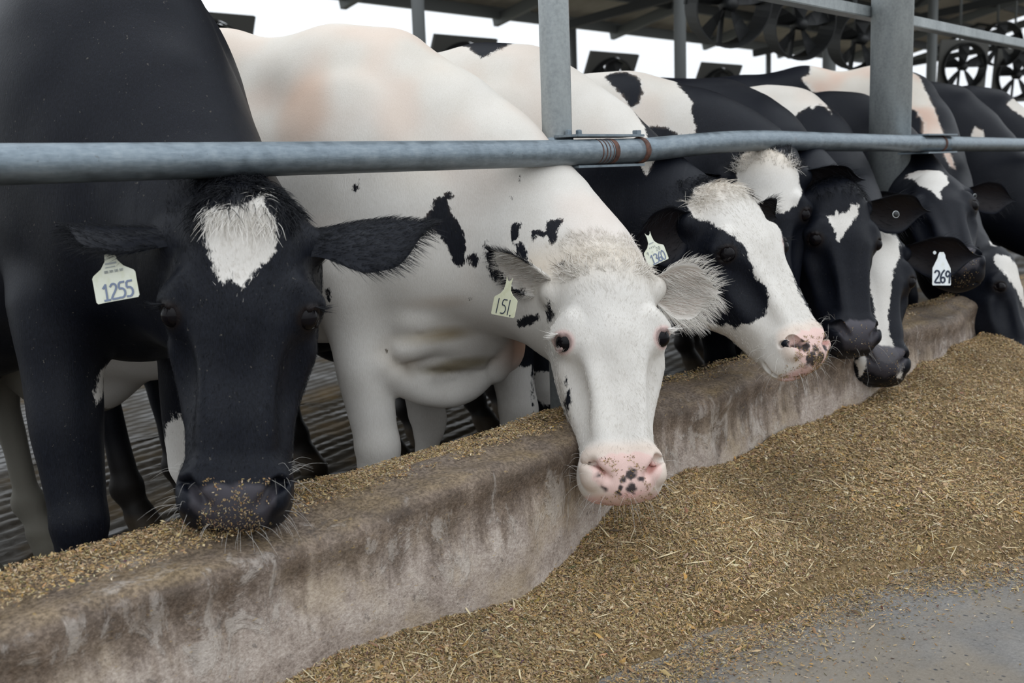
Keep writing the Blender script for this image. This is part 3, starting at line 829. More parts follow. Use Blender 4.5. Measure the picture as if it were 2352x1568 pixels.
def add_fur(c, me, V, N, Hh, coat, tcol, tamt, HR, hp, sc, root, R):
    r = np.random.default_rng(len(V))
    back = lambda P: (P - hp) @ HR / sc
    def grow(name, idx, ln, dirs, rad, jit=.25, lift=.35):
        n = len(idx)
        if not n: return
        d = dirs + r.normal(0, jit, (n, 3)); d = d - N[idx] * (d * N[idx]).sum(1, keepdims=True); d /= np.linalg.norm(d, axis=1, keepdims=True) + 1e-9
        L = (ln * r.uniform(.6, 1.3, n))[:, None]
        P0 = V[idx] + r.normal(0, .0025, (n, 3)) * (1 - N[idx] ** 2) - N[idx] * .001
        mid = P0 + (N[idx] * lift + d * .8) * L * .5; tip = P0 + (N[idx] * lift * 1.1 + d * 1.5) * L * .7
        hair_curves(name, P0, mid, tip, rad, coat[idx] + .006 * r.normal(0, 1, n), root, tcol[idx], tamt[idx] * .6)
    x, y, z = Hh.T
    # short face hair, lying down the face away from the whorl between the eyes
    k = c.get('face_hair', 0)
    if k:
        m = (z < .03) & (z > -.45) & (np.abs(x) < .13) & (y > -.2) & (coat > -9)
        idx = np.nonzero(m)[0]; idx = r.choice(idx, min(k, len(idx) * 3))
        d = np.stack([np.sign(x[idx]) * .35 * smoothstep(0, .03, np.abs(x[idx])), 0 * x[idx], np.where(z[idx] > -.24, 1.0, -1.0) * (1)], 1)
        grow('face_hair', idx, np.where(z[idx] > -.12, .011, .0065) * sc, d @ HR.T, .00024, .2, .13)
    k = c.get('poll_hair', 0)
    if k:
        m = (z > -.075) & (z < .05) & (np.abs(x) < .085) & (y > -.14)
        idx = np.nonzero(m)[0]; idx = r.choice(idx, k)
        d = np.stack([x[idx] * 3, .6 + 0 * x[idx], -.9 + 0 * x[idx]], 1) if c.get('poll_fwd', True) else np.stack([x[idx] * 8, 0 * x[idx], .8 + 0 * x[idx]], 1)
        grow('poll_hair', idx, np.full(k, c.get('poll_len', .03)) * sc, d @ HR.T, .0006, .35, .5)
    k = c.get('tuft_hair', 0)
    if k:
        rx = np.abs(x) - .078
        m = (np.abs(rx) < .022) & (z > -.075) & (z < -.03) & (y > -.13)
        idx = np.nonzero(m)[0]
        if len(idx):
            idx = r.choice(idx, k); d = np.stack([np.sign(x[idx]), .2 + 0 * x[idx], .7 + 0 * x[idx]], 1); grow('ear_root_hair', idx, np.full(k, .03) * sc, d @ HR.T, .0006, .4, .6)
    k = c.get('crest_hair', 0)
    if k:
        tp = c['_top']; dens = np.concatenate([tp[:-1] * (1 - q) + tp[1:] * q for q in (0, .25, .5, .75)]); m = (V[:, 2] > .8) & (N[:, 2] > .2)
        ii = np.nonzero(m)[0]; dd = np.linalg.norm(V[ii][:, None, :2] - dens[None, :, :2], axis=2).min(1); m[ii] = dd < .055
        idx = np.nonzero(m)[0]
        if len(idx):
            idx = r.choice(idx, k); grow('crest_hair', idx, np.full(k, c.get('crest_len', .022)), np.tile((0.0, -.6, -.3), (k, 1)), .0005, .35, .75)
    k = c.get('whiskers', 0)
    if k:
        m = (z < -.44) & (z > -.58) & ((np.abs(x) > .055) | (z < -.53)) & (y > -.13)
        idx = np.nonzero(m)[0]; idx = r.choice(idx, k)
        n_ = N[idx] + r.normal(0, .25, (k, 3)); L = r.uniform(.012, .05, k)[:, None] * sc
        P0 = V[idx]; tip = P0 + n_ * L + np.array((0, 0, -.35)) * L; mid = P0 + n_ * L * .5
        hair_curves('whiskers', P0, mid, tip, .00022, np.full(k, -1.0), root, mat=M_WHISK)
    k = c.get('lashes', 0)
    if k:
        for s in (-1, 1):
            a = r.uniform(-.9, .9, k); P0 = np.stack([np.full(k, s * .117), -.036 + .022 * np.sin(a), -.1975 + .004 * np.cos(a)], 1)
            dd = np.stack([np.full(k, s * 1.0), .35 * np.sin(a) + .25, np.full(k, .05)], 1) + r.normal(0, .18, (k, 3)); L = r.uniform(.016, .03, k)[:, None]
            W_ = lambda q: hp + sc * q @ HR.T
            lc = c.get('lash_coat', -1.0)
            hair_curves('eyelash', W_(P0), W_(P0 + dd * L * .55 + np.array((0, 0, -.003))), W_(P0 + dd * L + np.array((0, 0, -.002))), .00045 * sc, lc, root, mat=M_LASH if lc < 0 else None)
    k = c.get('crumbs', 0)
    if k:
        Q_ = V @ rotz(.7).T; Q_ = Q_ @ np.array(((1, 0, 0), (0, .8, -.6), (0, .6, .8))); pat = vnoise(Q_, 55, 9) + .6 * vnoise(Q_[:, ::-1] + Q_, 95, 4) + .4 * vnoise(Q_, 300, 2) + c.get('crumb_bias', 0) * (1 - np.abs(x) / .05) + c.get('crumb_bias', 0) * (-.49 - z) / .05
        m = (z < -.462) & (y > -.085) & (np.abs(x) < c.get('crumb_w', .055)) & (pat > c.get('crumb_thr', .1))
        if c.get('crumb_low'): m &= z < -.47
        idx = np.nonzero(m)[0]
        if len(idx):
            idx = r.choice(idx, k); chip_mesh('feed_crumbs', V[idx] + N[idx] * .0006 + r.normal(0, .001, (k, 3)), N[idx], .0040, M_CHIP, root, 5, chip_cols(r, k), .4, (1.6, 5))

# ------------------------------------------------------------------ the setting
WALL_BACK_Y, WALL_TOP = 1.53, .45
def make_concrete():
    t = NT('curb_concrete'); v = t.coord()
    g = t.n('ShaderNodeSeparateXYZ'); t.l(v, g.inputs[0]); z = g.outputs['Z']
    big = t.noise(v, 3.2, 5, .6); med = t.noise(v, 14, 5, .65); fine = t.noise(v, 160, 3, .6); streak = t.noise(t.coord((14, 14, 1.1)), 2.2, 4, .6)
    grain = t.noise(v, 300, 3, .75)
    base = t.ramp(t.math('ADD', t.math('MULTIPLY', med, .45), t.math('ADD', t.math('MULTIPLY', fine, .3), t.math('MULTIPLY', grain, .25))), [(.36, (.17, .132, .108)), (.5, (.36, .30, .258)), (.63, (.53, .465, .41))])
    yel = t.ramp(t.noise(v, 5, 5, .65), [(.48, (0, 0, 0)), (.66, (1, 1, 1))]); base = t.mix(t.math('MULTIPLY', yel, .45), base, (.40, .31, .19))
    # brown feed-juice stain under the lip, with a ragged lower edge drawn out into drips
    edge = t.math('ADD', z, t.math('ADD', t.math('MULTIPLY', t.math('SUBTRACT', big, .5), .30), t.math('MULTIPLY', t.math('SUBTRACT', streak, .5), .26)))
    st = t.ramp(edge, [(.29, (0, 0, 0)), (.345, (.75, .75, .75)), (.41, (1, 1, 1))])
    brown = t.ramp(t.math('ADD', t.math('MULTIPLY', med, .45), t.math('ADD', t.math('MULTIPLY', fine, .3), t.math('MULTIPLY', grain, .25))), [(.36, (.035, .023, .015)), (.5, (.115, .080, .056)), (.64, (.28, .21, .155))])
    col = t.mix(t.math('MULTIPLY', st, .88), base, brown)
    g3 = t.n('ShaderNodeNewGeometry'); g4 = t.n('ShaderNodeSeparateXYZ'); t.l(g3.outputs['Normal'], g4.inputs[0])
    top = t.ramp(g4.outputs['Z'], [(.55, (0, 0, 0)), (.9, (1, 1, 1))]); dusty = t.ramp(t.noise(v, 8, 5, .6), [(.40, (0, 0, 0)), (.62, (1, 1, 1))])
    col = t.mix(t.math('MULTIPLY', top, .7), col, t.mix(dusty, t.ramp(fine, [(.38, (.085, .065, .050)), (.62, (.21, .165, .13))]), t.ramp(fine, [(.38, (.13, .092, .05)), (.62, (.30, .22, .125))])))
    # dark line just below the lip, broken up by noise
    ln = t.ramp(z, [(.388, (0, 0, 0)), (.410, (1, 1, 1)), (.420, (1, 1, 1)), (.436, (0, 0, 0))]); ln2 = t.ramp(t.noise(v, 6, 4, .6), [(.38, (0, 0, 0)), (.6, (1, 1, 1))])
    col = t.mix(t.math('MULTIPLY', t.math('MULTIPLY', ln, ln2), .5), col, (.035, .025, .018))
    # worn pale plaster scabs
    vor = t.noise(t.coord((1, 1, .6)), 12, 6, .72, .9); band = t.ramp(edge, [(.22, (0, 0, 0)), (.29, (1, 1, 1)), (.39, (.8, .8, .8)), (.43, (0, 0, 0))])
    scab = t.math('MULTIPLY', t.math('MULTIPLY', t.math('SUBTRACT', vor, .535), 16, True), band)
    col = t.mix(t.math('MULTIPLY', scab, .52), col, (.50, .455, .41))
    pit = t.noise(v, 55, 3, .6); pm = t.math('MULTIPLY', t.math('SUBTRACT', pit, .64), 12, True)
    col = t.mix(t.math('MULTIPLY', pm, .6), col, (.095, .08, .07))
    vo = t.n('ShaderNodeTexVoronoi'); vo.inputs['Scale'].default_value = 85; t.l(v, vo.inputs['Vector']); vk = t.math('MULTIPLY', t.math('SUBTRACT', t.noise(v, 17, 3, .6), .5), 6, True)
    vs = t.math('MULTIPLY', t.math('MULTIPLY', t.math('SUBTRACT', .20, vo.outputs['Distance']), 10, True), vk); col = t.mix(t.math('MULTIPLY', vs, .7), col, (.07, .06, .055))
    fb = t.noise(t.coord((1, 1, 3)), 70, 2, .5); fm = t.math('MULTIPLY', t.math('SUBTRACT', fb, .69), 14, True); col = t.mix(t.math('MULTIPLY', fm, .55), col, (.40, .28, .11))
    t.set(col, t.mix(st, (.88, .88, .88), (.66, .66, .66)), 0, .28)
    t.bump(t.math('ADD', t.math('MULTIPLY', med, 1.0), t.math('ADD', t.math('MULTIPLY', fine, .55), t.math('ADD', t.math('MULTIPLY', scab, .5), t.math('MULTIPLY', grain, .18)))), .5, .010)
    return t.m
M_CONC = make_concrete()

def lip_y(x): return 1.345 + .018 * np.sin(x * 3.1 + .6) + .012 * np.sin(x * 7.7) + .02 * smoothstep(.9, 1.7, x)
def curb():
    X = np.concatenate([np.arange(-1.2, 3.0, .012), np.arange(3.0, 6, .03), np.arange(6, 16.01, .15)])
    prof = []   # (u: 0 back foot .. ) each as function of lip
    V = []; nP = None
    for x in X:
        ly = float(lip_y(np.array(x))); dz = .010 * math.sin(x * 4.3 + 1) + .006 * math.sin(x * 11)
        P = [(WALL_BACK_Y, z) for z in np.linspace(FLOOR_Z - .05, WALL_TOP - .02, 6)]
        P += [(WALL_BACK_Y - .006, WALL_TOP - .006), (WALL_BACK_Y - .02, WALL_TOP)]
        P += [(y, WALL_TOP + .004 * math.sin(y * 60 + x * 2) - .012 * (i / 9) ** 2 + dz * (i / 9)) for i, y in enumerate(np.linspace(WALL_BACK_Y - .04, ly + .035, 10))]
        zt = P[-1][1]
        P += [(ly + .035 - .035 * math.sin(a), zt - .030 * (1 - math.cos(a))) for a in np.linspace(.25, 1.45, 6)]
        P += [(ly + .009 * smoothstep(.0, .10, k) * (1 - smoothstep(.12, .4, k)) - .012 * k, zt - .03 - k * (zt - .03)) for k in np.linspace(.04, 1, 40)]
        V += [(x, y, z) for y, z in P]; nP = len(P)
    V = np.array(V); n1 = vnoise(V, 22, 3) * .003 + vnoise(V, 7, 4) * .006 + vnoise(V, 55, 8) * .0016
    V[:, 1] -= n1; V[:, 2] += n1 * .6 * (V[:, 2] > .38)
    F = np.array([(i * nP + j, (i + 1) * nP + j, (i + 1) * nP + j + 1, i * nP + j + 1) for i in range(len(X) - 1) for j in range(nP - 1)])
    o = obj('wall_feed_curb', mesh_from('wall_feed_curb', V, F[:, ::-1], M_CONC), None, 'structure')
    o['label'] = 'low stained concrete feed curb between the cows and the feed'
    return o
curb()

# ---- feed alley and the heap of chopped feed
ALLEY_Z = .10
_hx = np.array([-2, .6, .85, 1.09, 1.416, 1.65, 1.94, 2.68, 3.42, 4.04, 6, 16]); _hz = np.array([.215, .215, .217, .20, .165, .21, .25, .232, .283, .297, .31, .31])
_ex = np.array([-2, .8, 1.38, 2.03, 2.40, 3.2, 5, 16]); _ey = np.array([1.02, 1.08, 1.06, .916, .676, .45, .25, .1])
def heap_z(x, y):
    x = np.asarray(x, float); y = np.asarray(y, float)
    H = np.interp(x, _hx, _hz); ye = np.interp(x, _ex, _ey) + .03 * np.sin(x * 9) + .02 * np.sin(x * 23 + 1)
    tt = np.clip((y - ye) / (1.38 - ye), 0, 1.05)
    P = np.stack([x, y, 0 * x], 1)
    b = vnoise(P, 4, 2) * .018 + vnoise(P, 11, 3) * .010 + vnoise(P, 32, 5) * .0045
    prof = tt ** .85
    return ALLEY_Z - .012 + (H - ALLEY_Z + .012) * prof + b * smoothstep(0, .18, tt) + .010 * smoothstep(0, .05, tt)

def make_alley():
    t = NT('alley_concrete'); v = t.coord()
    n = t.noise(v, 7, 5); f = t.noise(v, 130, 4, .7)
    col = t.ramp(t.math('ADD', t.math('MULTIPLY', n, .5), t.math('MULTIPLY', f, .5)), [(.32, (.105, .10, .095)), (.55, (.185, .176, .165)), (.75, (.27, .255, .235))])
    dust = t.ramp(t.noise(v, 5, 4), [(.42, (0, 0, 0)), (.62, (1, 1, 1))]); col = t.mix(t.math('MULTIPLY', dust, .4), col, (.25, .20, .135))
    vo = t.n('ShaderNodeTexVoronoi'); vo.inputs['Scale'].default_value = 60; t.l(t.coord((1, .8, 1), (0, 0, .5)), vo.inputs['Vector'])
    spot = t.math('MULTIPLY', t.math('SUBTRACT', .22, vo.outputs['Distance']), 9, True)
    keep = t.math('MULTIPLY', t.math('SUBTRACT', t.noise(v, 20, 2), .44), 8, True)
    col = t.mix(t.math('MULTIPLY', t.math('MULTIPLY', spot, keep), .85), col, (.030, .036, .048))
    t.set(col, .8, 0, .3); t.bump(t.math('SUBTRACT', f, t.math('MULTIPLY', spot, .8)), .5, .006); return t.m
def plane(name, x0, x1, y0, y1, z, mat, label):
    V = [(x0, y0, z), (x1, y0, z), (x1, y1, z), (x0, y1, z)]
    o = obj(name, mesh_from(name, V, [(0, 1, 2, 3)], mat, False), None, 'structure'); o['label'] = label; return o
plane('floor_feed_alley', -30, 60, -14, 1.40, ALLEY_Z, make_alley(), 'grey speckled concrete feed alley dusted with feed')

def make_barn_floor():
    t = NT('grooved_floor'); v = t.coord()
    wv = t.n('ShaderNodeTexWave', wave_type='BANDS', bands_direction='Y', wave_profile='SIN'); wv.inputs['Scale'].default_value = 4.2; wv.inputs['Distortion'].default_value = 1.2; wv.inputs['Detail'].default_value = 2; wv.inputs['Detail Scale'].default_value = 2
    t.l(t.coord((1, 1, 1), (0, 0, math.radians(-14))), wv.inputs['Vector'])
    wv2 = t.n('ShaderNodeTexWave', wave_type='BANDS', bands_direction='Y'); wv2.inputs['Scale'].default_value = 6; wv2.inputs['Distortion'].default_value = 2
    t.l(t.coord((1, 1, 1), (0, 0, math.radians(24))), wv2.inputs['Vector'])
    g = t.n('ShaderNodeSeparateXYZ'); t.l(v, g.inputs[0])
    far = t.ramp(g.outputs['Y'], [(0, (1, 1, 1)), (1, (1, 1, 1))])
    n = t.noise(v, 2.2, 5); col = t.ramp(n, [(.35, (.014, .011, .008)), (.55, (.030, .023, .014)), (.68, (.065, .040, .012))])
    h = t.math('ADD', wv.outputs['Fac'], t.math('ADD', t.math('MULTIPLY', wv2.outputs['Fac'], .45), t.math('MULTIPLY', t.noise(v, 30, 3), .4)))
    t.set(col, t.ramp(n, [(.4, (.34, .34, .34)), (.6, (.7, .7, .7))]), 0, .2)
    t.bump(h, .5, .012); return t.m
M_FLOOR = make_barn_floor()
def barn_floor():
    plane('floor_barn', -20, 60, 4.30, 14, FLOOR_Z, M_FLOOR, 'wet grooved concrete barn floor behind the cows')
    # the near strip has its grooves modelled
    X = np.arange(-.6, 4.4, .02); Y = np.arange(1.5, 4.401, .012)
    G = np.stack(np.meshgrid(X, Y, indexing='ij'), -1).reshape(-1, 2); P = np.concatenate([G, np.zeros((len(G), 1))], 1)
    s = G[:, 1] * math.cos(.22) - G[:, 0] * math.sin(.22) + .006 * vnoise(P, 12, 2)
    saw = (s / .085) % 1.0
    z = FLOOR_Z - .009 * smoothstep(.28, .12, np.abs(saw - .5)) + .004 * vnoise(P, 9, 4) + .002 * vnoise(P, 40, 6)
    V = np.concatenate([G, z[:, None]], 1); ny = len(Y)
    i, j = np.meshgrid(np.arange(len(X) - 1), np.arange(ny - 1), indexing='ij'); a = (i * ny + j).ravel()
    o = obj('floor_grooved_strip', mesh_from('floor_grooved_strip', V, np.stack([a, a + ny, a + ny + 1, a + 1], 1), M_FLOOR), None, 'structure'); o['label'] = 'wet dark grooved floor under the cows'
    for nm, x0, x1 in (('floor_barn_left', -20, -.6), ('floor_barn_right', 4.38, 60)):
        plane(nm, x0, x1, 1.5, 4.41, FLOOR_Z, M_FLOOR, 'wet dark barn floor')
barn_floor()
t = NT('pasture'); v = t.coord(); M_GRASS = t.set(t.ramp(t.noise(v, .6, 5), [(.35, (.30, .29, .22)), (.65, (.45, .43, .36))]), .9)
plane('floor_yard', -200, 300, 13.9, 320, FLOOR_Z - .03, M_GRASS, 'pale yard beyond the barn')
plane('floor_yard_front', -200, 300, -320, -13.9, ALLEY_Z - .03, M_GRASS, 'pale yard in front of the barn')

# ---- galvanised neck rail, posts, beam
def make_galv():
    t = NT('galvanised_steel'); v = t.coord()
    sp = t.noise(v, 28, 4, .6); fine = t.noise(t.coord((.25, 1, 1)), 190, 3, .6); big = t.noise(v, 5, 4)
    col = t.ramp(t.math('ADD', t.math('MULTIPLY', sp, .6), t.math('MULTIPLY', fine, .4)), [(.3, (.115, .145, .170)), (.5, (.19, .232, .265)), (.7, (.28, .325, .355))])
    rs = t.math('MULTIPLY', t.math('SUBTRACT', t.noise(v, 11, 5, .65), .66), 9, True); col = t.mix(t.math('MULTIPLY', rs, .55), col, (.16, .10, .065))
    ds = t.math('MULTIPLY', t.math('SUBTRACT', t.noise(v, 120, 3), .68), 10, True); col = t.mix(t.math('MULTIPLY', ds, .6), col, (.07, .06, .05))
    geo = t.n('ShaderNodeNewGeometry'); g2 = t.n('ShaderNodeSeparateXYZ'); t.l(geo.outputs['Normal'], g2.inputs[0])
    # underside shade painted in: downward-facing sides mixed darker, mottled by noise
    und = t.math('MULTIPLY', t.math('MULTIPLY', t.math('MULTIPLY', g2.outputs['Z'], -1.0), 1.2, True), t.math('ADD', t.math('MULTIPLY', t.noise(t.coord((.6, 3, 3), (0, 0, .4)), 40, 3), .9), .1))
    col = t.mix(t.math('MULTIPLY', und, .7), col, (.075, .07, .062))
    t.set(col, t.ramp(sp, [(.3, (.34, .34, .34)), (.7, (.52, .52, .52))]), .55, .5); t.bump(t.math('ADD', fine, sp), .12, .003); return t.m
M_GALV = make_galv()
M_RUST = NT('rusty_weld'); v = M_RUST.coord(); M_RUST = M_RUST.set(M_RUST.ramp(M_RUST.noise(v, 60, 4), [(.35, (.035, .014, .010)), (.65, (.13, .055, .035))]), .75)
def make_post():
    t = NT('weathered_post_steel'); v = t.coord()
    n = t.noise(t.coord((1, 1, .3)), 14, 5, .65); f = t.noise(v, 110, 3)
    col = t.ramp(t.math('ADD', t.math('MULTIPLY', n, .65), t.math('MULTIPLY', f, .35)), [(.3, (.20, .22, .225)), (.5, (.32, .345, .35)), (.72, (.43, .46, .46))])
    g = t.n('ShaderNodeSeparateXYZ'); geo = t.n('ShaderNodeNewGeometry'); t.l(geo.outputs['Normal'], g.inputs[0])
    side = t.math('MULTIPLY', t.math('SUBTRACT', t.math('ADD', g.outputs['X'], t.math('MULTIPLY', g.outputs['Y'], -.15)), .45), 2.2, True)
    rn = t.math('MULTIPLY', t.math('SUBTRACT', t.noise(t.coord((1, 1, .35)), 16, 5, .7), .42), 5, True)
    col = t.mix(t.math('MULTIPLY', t.math('MULTIPLY', side, rn), t.attr('rust')), col, (.26, .135, .085))
    t.set(col, .5, .35, .5); t.bump(f, .15, .003); return t.m
M_POST = make_post()

RAIL_Y, RAIL_R = 1.577, .03015
rail = thing('neck_rail', 'long grey galvanised pipe rail crossing in front of the cows', 'rail', (0, RAIL_Y, 0))
def rail_section(name, pts, r=RAIL_R):
    # resample so that bends are round
    pts = np.asarray(pts, float); s = np.concatenate([[0], np.cumsum(np.linalg.norm(np.diff(pts, axis=0), axis=1))]); u = np.arange(0, s[-1], .05); u = np.append(u, s[-1])
    q = np.stack([np.interp(u, s, pts[:, i]) for i in range(3)], 1)
    for _ in range(3): q[1:-1] = (q[:-2] + 2 * q[1:-1] + q[2:]) / 4
    mb = MB(); mb.tube(q, r, 32); return mb.build(name, M_GALV, rail, smooth=True)
rail_section('pipe', [(-1.5, 0, 1.040), (.635, 0, 1.037), (1.875, 0, 1.039), (2.205, 0, 1.043)])
rail_section('pipe', [(2.225, 0, 1.043), (2.42, 0, 1.053), (2.66, 0, 1.064), (2.9, 0, 1.066), (3.3, 0, 1.060), (3.83, 0, 1.054), (4.235, 0, 1.050)])
rail_section('pipe', [(4.255, 0, 1.050), (5.3, 0, 1.040), (7, 0, 1.03), (14, 0, 1.03)])
for x0, z0 in ((2.215, 1.043), (4.245, 1.050)):
    mb = MB(); mb.tube([(x0 - .011, 0, z0), (x0 - .006, 0, z0), (x0 + .006, 0, z0), (x0 + .011, 0, z0)], [RAIL_R + .0005, RAIL_R + .003, RAIL_R + .003, RAIL_R + .0005], 32)
    o = mb.build('weld_collar', M_RUST, rail, smooth=True); o['label'] = 'rusty weld collar joining two pipe lengths'
for xa, wd in ((2.085, .018),):
    mb = MB(); mb.tube([(xa - wd / 2, 0, 1.0415), (xa + wd / 2, 0, 1.0415)], RAIL_R + .0008, 32, False); mb.build('rust_band', M_RUST, rail, smooth=True)
for xa, wd in ((2.028, .004), (2.043, .004), (2.056, .003), (2.070, .0025)):
    mb = MB(); mb.tube([(xa - wd / 2, 0, 1.0412), (xa + wd / 2, 0, 1.0412)], RAIL_R + .0005, 32, False); mb.build('dark_scratch', M_RUST, rail, smooth=True)

def add_rust(o, val): set_attr(o.data, 'rust', np.full(len(o.data.vertices), val))
post = thing('neck_rail_post', 'slim grey pipe post with a rusty edge, standing behind the rail joint', 'post', (1.985, 1.655, FLOOR_Z))
mb = MB(); mb.tube([(0.0, 0, 0), (0, 0, 1.5), (-.006, 0, 3.4)], .0365, 28); o = mb.build('pipe', M_POST, post, smooth=True); add_rust(o, 1.0)
zc = 1.043 - FLOOR_Z
mb = MB()
for dz in (.0365, -.0365): mb.box((.10, -.055, zc + dz), (.27, .075, .006))
mb.build('bracket_plate', M_GALV, post, bevel=.001)
for bx in (-.012, .028):
    mb = MB(); mb.lathe((bx, -.045, zc + .040), [(.008, 0), (.008, .010), (.004, .012)], (0, 0, 1), 6); mb.build('bolt', M_GALV, post)
mb = MB(); mb.box((.225, -.075, zc + .044), (.020, .014, .012)); mb.build('bolt', M_GALV, post, bevel=.001)
mb = MB(); mb.tube([(0, 0, zc - .05), (0, 0, zc + .035)], .0395, 24); mb.build('post_sleeve', M_GALV, post, smooth=True)

col = thing('barn_column', 'thick grey round steel column standing behind the rail', 'column', (4.13, 1.73, FLOOR_Z))
mb = MB(); mb.tube([(0, 0, 0), (0, 0, 5.0)], .079, 36); o = mb.build('shaft', M_POST, col, smooth=True); add_rust(o, .25)
mb = MB(); mb.box((0, 0, .01), (.26, .26, .02)); mb.build('base_plate', M_POST, col, bevel=.002)
mb = MB(); mb.box((.06, -.13, 1.05 - FLOOR_Z + .034), (.30, .12, .006)); mb.box((.06, -.13, 1.05 - FLOOR_Z - .034), (.30, .12, .006)); mb.build('bracket_plate', M_GALV, col, bevel=.001)

bm_ = thing('cross_beam', 'grimy flat steel beam running through the thick column', 'beam', (0, 1.83, 0))
mb = MB(); mb.beam((2.2, 0, 1.568), (15, 0, 1.568), .06, .042); mb.build('flat_bar', M_POST, bm_, bevel=.003); add_rust(bm_.children[0], .5)
mb = MB(); mb.beam((2.2, .035, 1.592), (15, .035, 1.592), .012, .012); mb.build('edge_lip', M_POST, bm_); add_rust(bm_.children[-1], .8)

# ---- barn roof, far posts, fans
M_DARK = plain('dark_steel', (.035, .037, .038), .6, .3); M_DGREY = plain('dull_grey_steel', (.16, .17, .17), .6, .3); M_FANH = plain('fan_housing_grey', (.11, .108, .10), .6, .2); M_FANB = plain('fan_black', (.012, .013, .014), .55)
def make_sheet():
    t = NT('roof_sheet'); v = t.coord()
    n = t.noise(v, 1.5, 4); col = t.ramp(n, [(.3, (.50, .46, .38)), (.7, (.68, .63, .54))]); t.set(col, .7, 0, .3); return t.m
M_SHEET = make_sheet()
EAVE_Y, EAVE_Z, SLOPE, RIDGE_Y = 11.45, 3.36, .23, 2.6
roof = obj('ceiling_roof', mesh_from('ceiling_roof', *(lambda xs: (
    [(x, y, EAVE_Z + .17 + (EAVE_Y - y) * SLOPE + (.018 if i % 2 else 0)) for i, x in enumerate(xs) for y in (EAVE_Y + .25, RIDGE_Y)],
    [(2 * i, 2 * i + 1, 2 * i + 3, 2 * i + 2) for i in range(len(xs) - 1)]))(np.arange(4, 27.6, .15)), M_SHEET, False), None, 'structure')
roof['label'] = 'ribbed beige roof sheeting seen from below'
sol = roof.modifiers.new('thick', 'SOLIDIFY'); sol.thickness = .01
def rz(y): return EAVE_Z + .17 + (EAVE_Y - y) * SLOPE
fr = obj('trim_purlin', None, None) if False else None
for i, y in enumerate(np.arange(EAVE_Y, RIDGE_Y - .01, -1.15)):
    mb = MB(); mb.beam((4, y, rz(y) - .09), (27.5, y, rz(y) - .09), .07, .17)
    o = mb.build('trim_purlin', M_DARK if i else M_DGREY); o['kind'] = 'structure'; o['label'] = 'dark roof purlin running along the barn'
RAFT_X = [9.4 + 3.03 * k for k in range(7)]
for x in RAFT_X:
    mb = MB(); mb.beam((x, EAVE_Y + .12, rz(EAVE_Y) - .19), (x, RIDGE_Y, rz(RIDGE_Y) - .19), .10, .17); o = mb.build('trim_rafter', M_DGREY); o['kind'] = 'structure'; o['label'] = 'sloping grey rafter under the roof sheets'
for x in RAFT_X[1::2]:
    mb = MB(); mb.beam((x, EAVE_Y - 1, rz(EAVE_Y) - .45), (x, RIDGE_Y, rz(EAVE_Y) + .25), .08, .12)
    for k in range(4):
        y = EAVE_Y - 2.2 - 1.9 * k; mb.beam((x, y, rz(EAVE_Y) - .30 + (EAVE_Y - y) * .08), (x, y - .9, rz(y - .9) - .4), .06, .06); mb.beam((x, y - 1.8, rz(EAVE_Y) - .25 + (EAVE_Y - y + 1.8) * .08), (x, y - .9, rz(y - .9) - .4), .06, .06)
    o = mb.build('trim_truss', M_DARK); o['kind'] = 'structure'; o['label'] = 'dark roof truss spanning the barn'
# near slope of the roof, over the front of the cows
def far_post(x, y, r, top, lab):
    p = thing('barn_post', lab, 'post', (x, y, FLOOR_Z)); mb = MB(); mb.tube([(0, 0, 0), (0, 0, top - FLOOR_Z)], r, 16); mb.build('shaft', M_DGREY, p, smooth=True)
    mb = MB(); mb.box((0, 0, .012), (.3, .3, .024)); mb.build('base_plate', M_DGREY, p); return p
far_post(5.60, 6.0, .049, 4.65, 'grey barn post rising behind the white cow, left of the slim pipe post')
far_post(9.155, 6.0, .061, 4.65, 'grey barn post between the two front posts, nearest the middle of the roof')
far_post(12.455, 6.0, .080, 4.65, 'dark grey barn post just left of the thick column')
far_post(13.9, 11.2, .066, 3.4, 'thin eave post close to the right side of the slim pipe post')
far_post(20.43, 11.2, .055, 3.4, 'thin distant eave post under the hanging fans')
far_post(15.75, 6.0, .070, 4.65, 'dark barn post just right of the thick column')

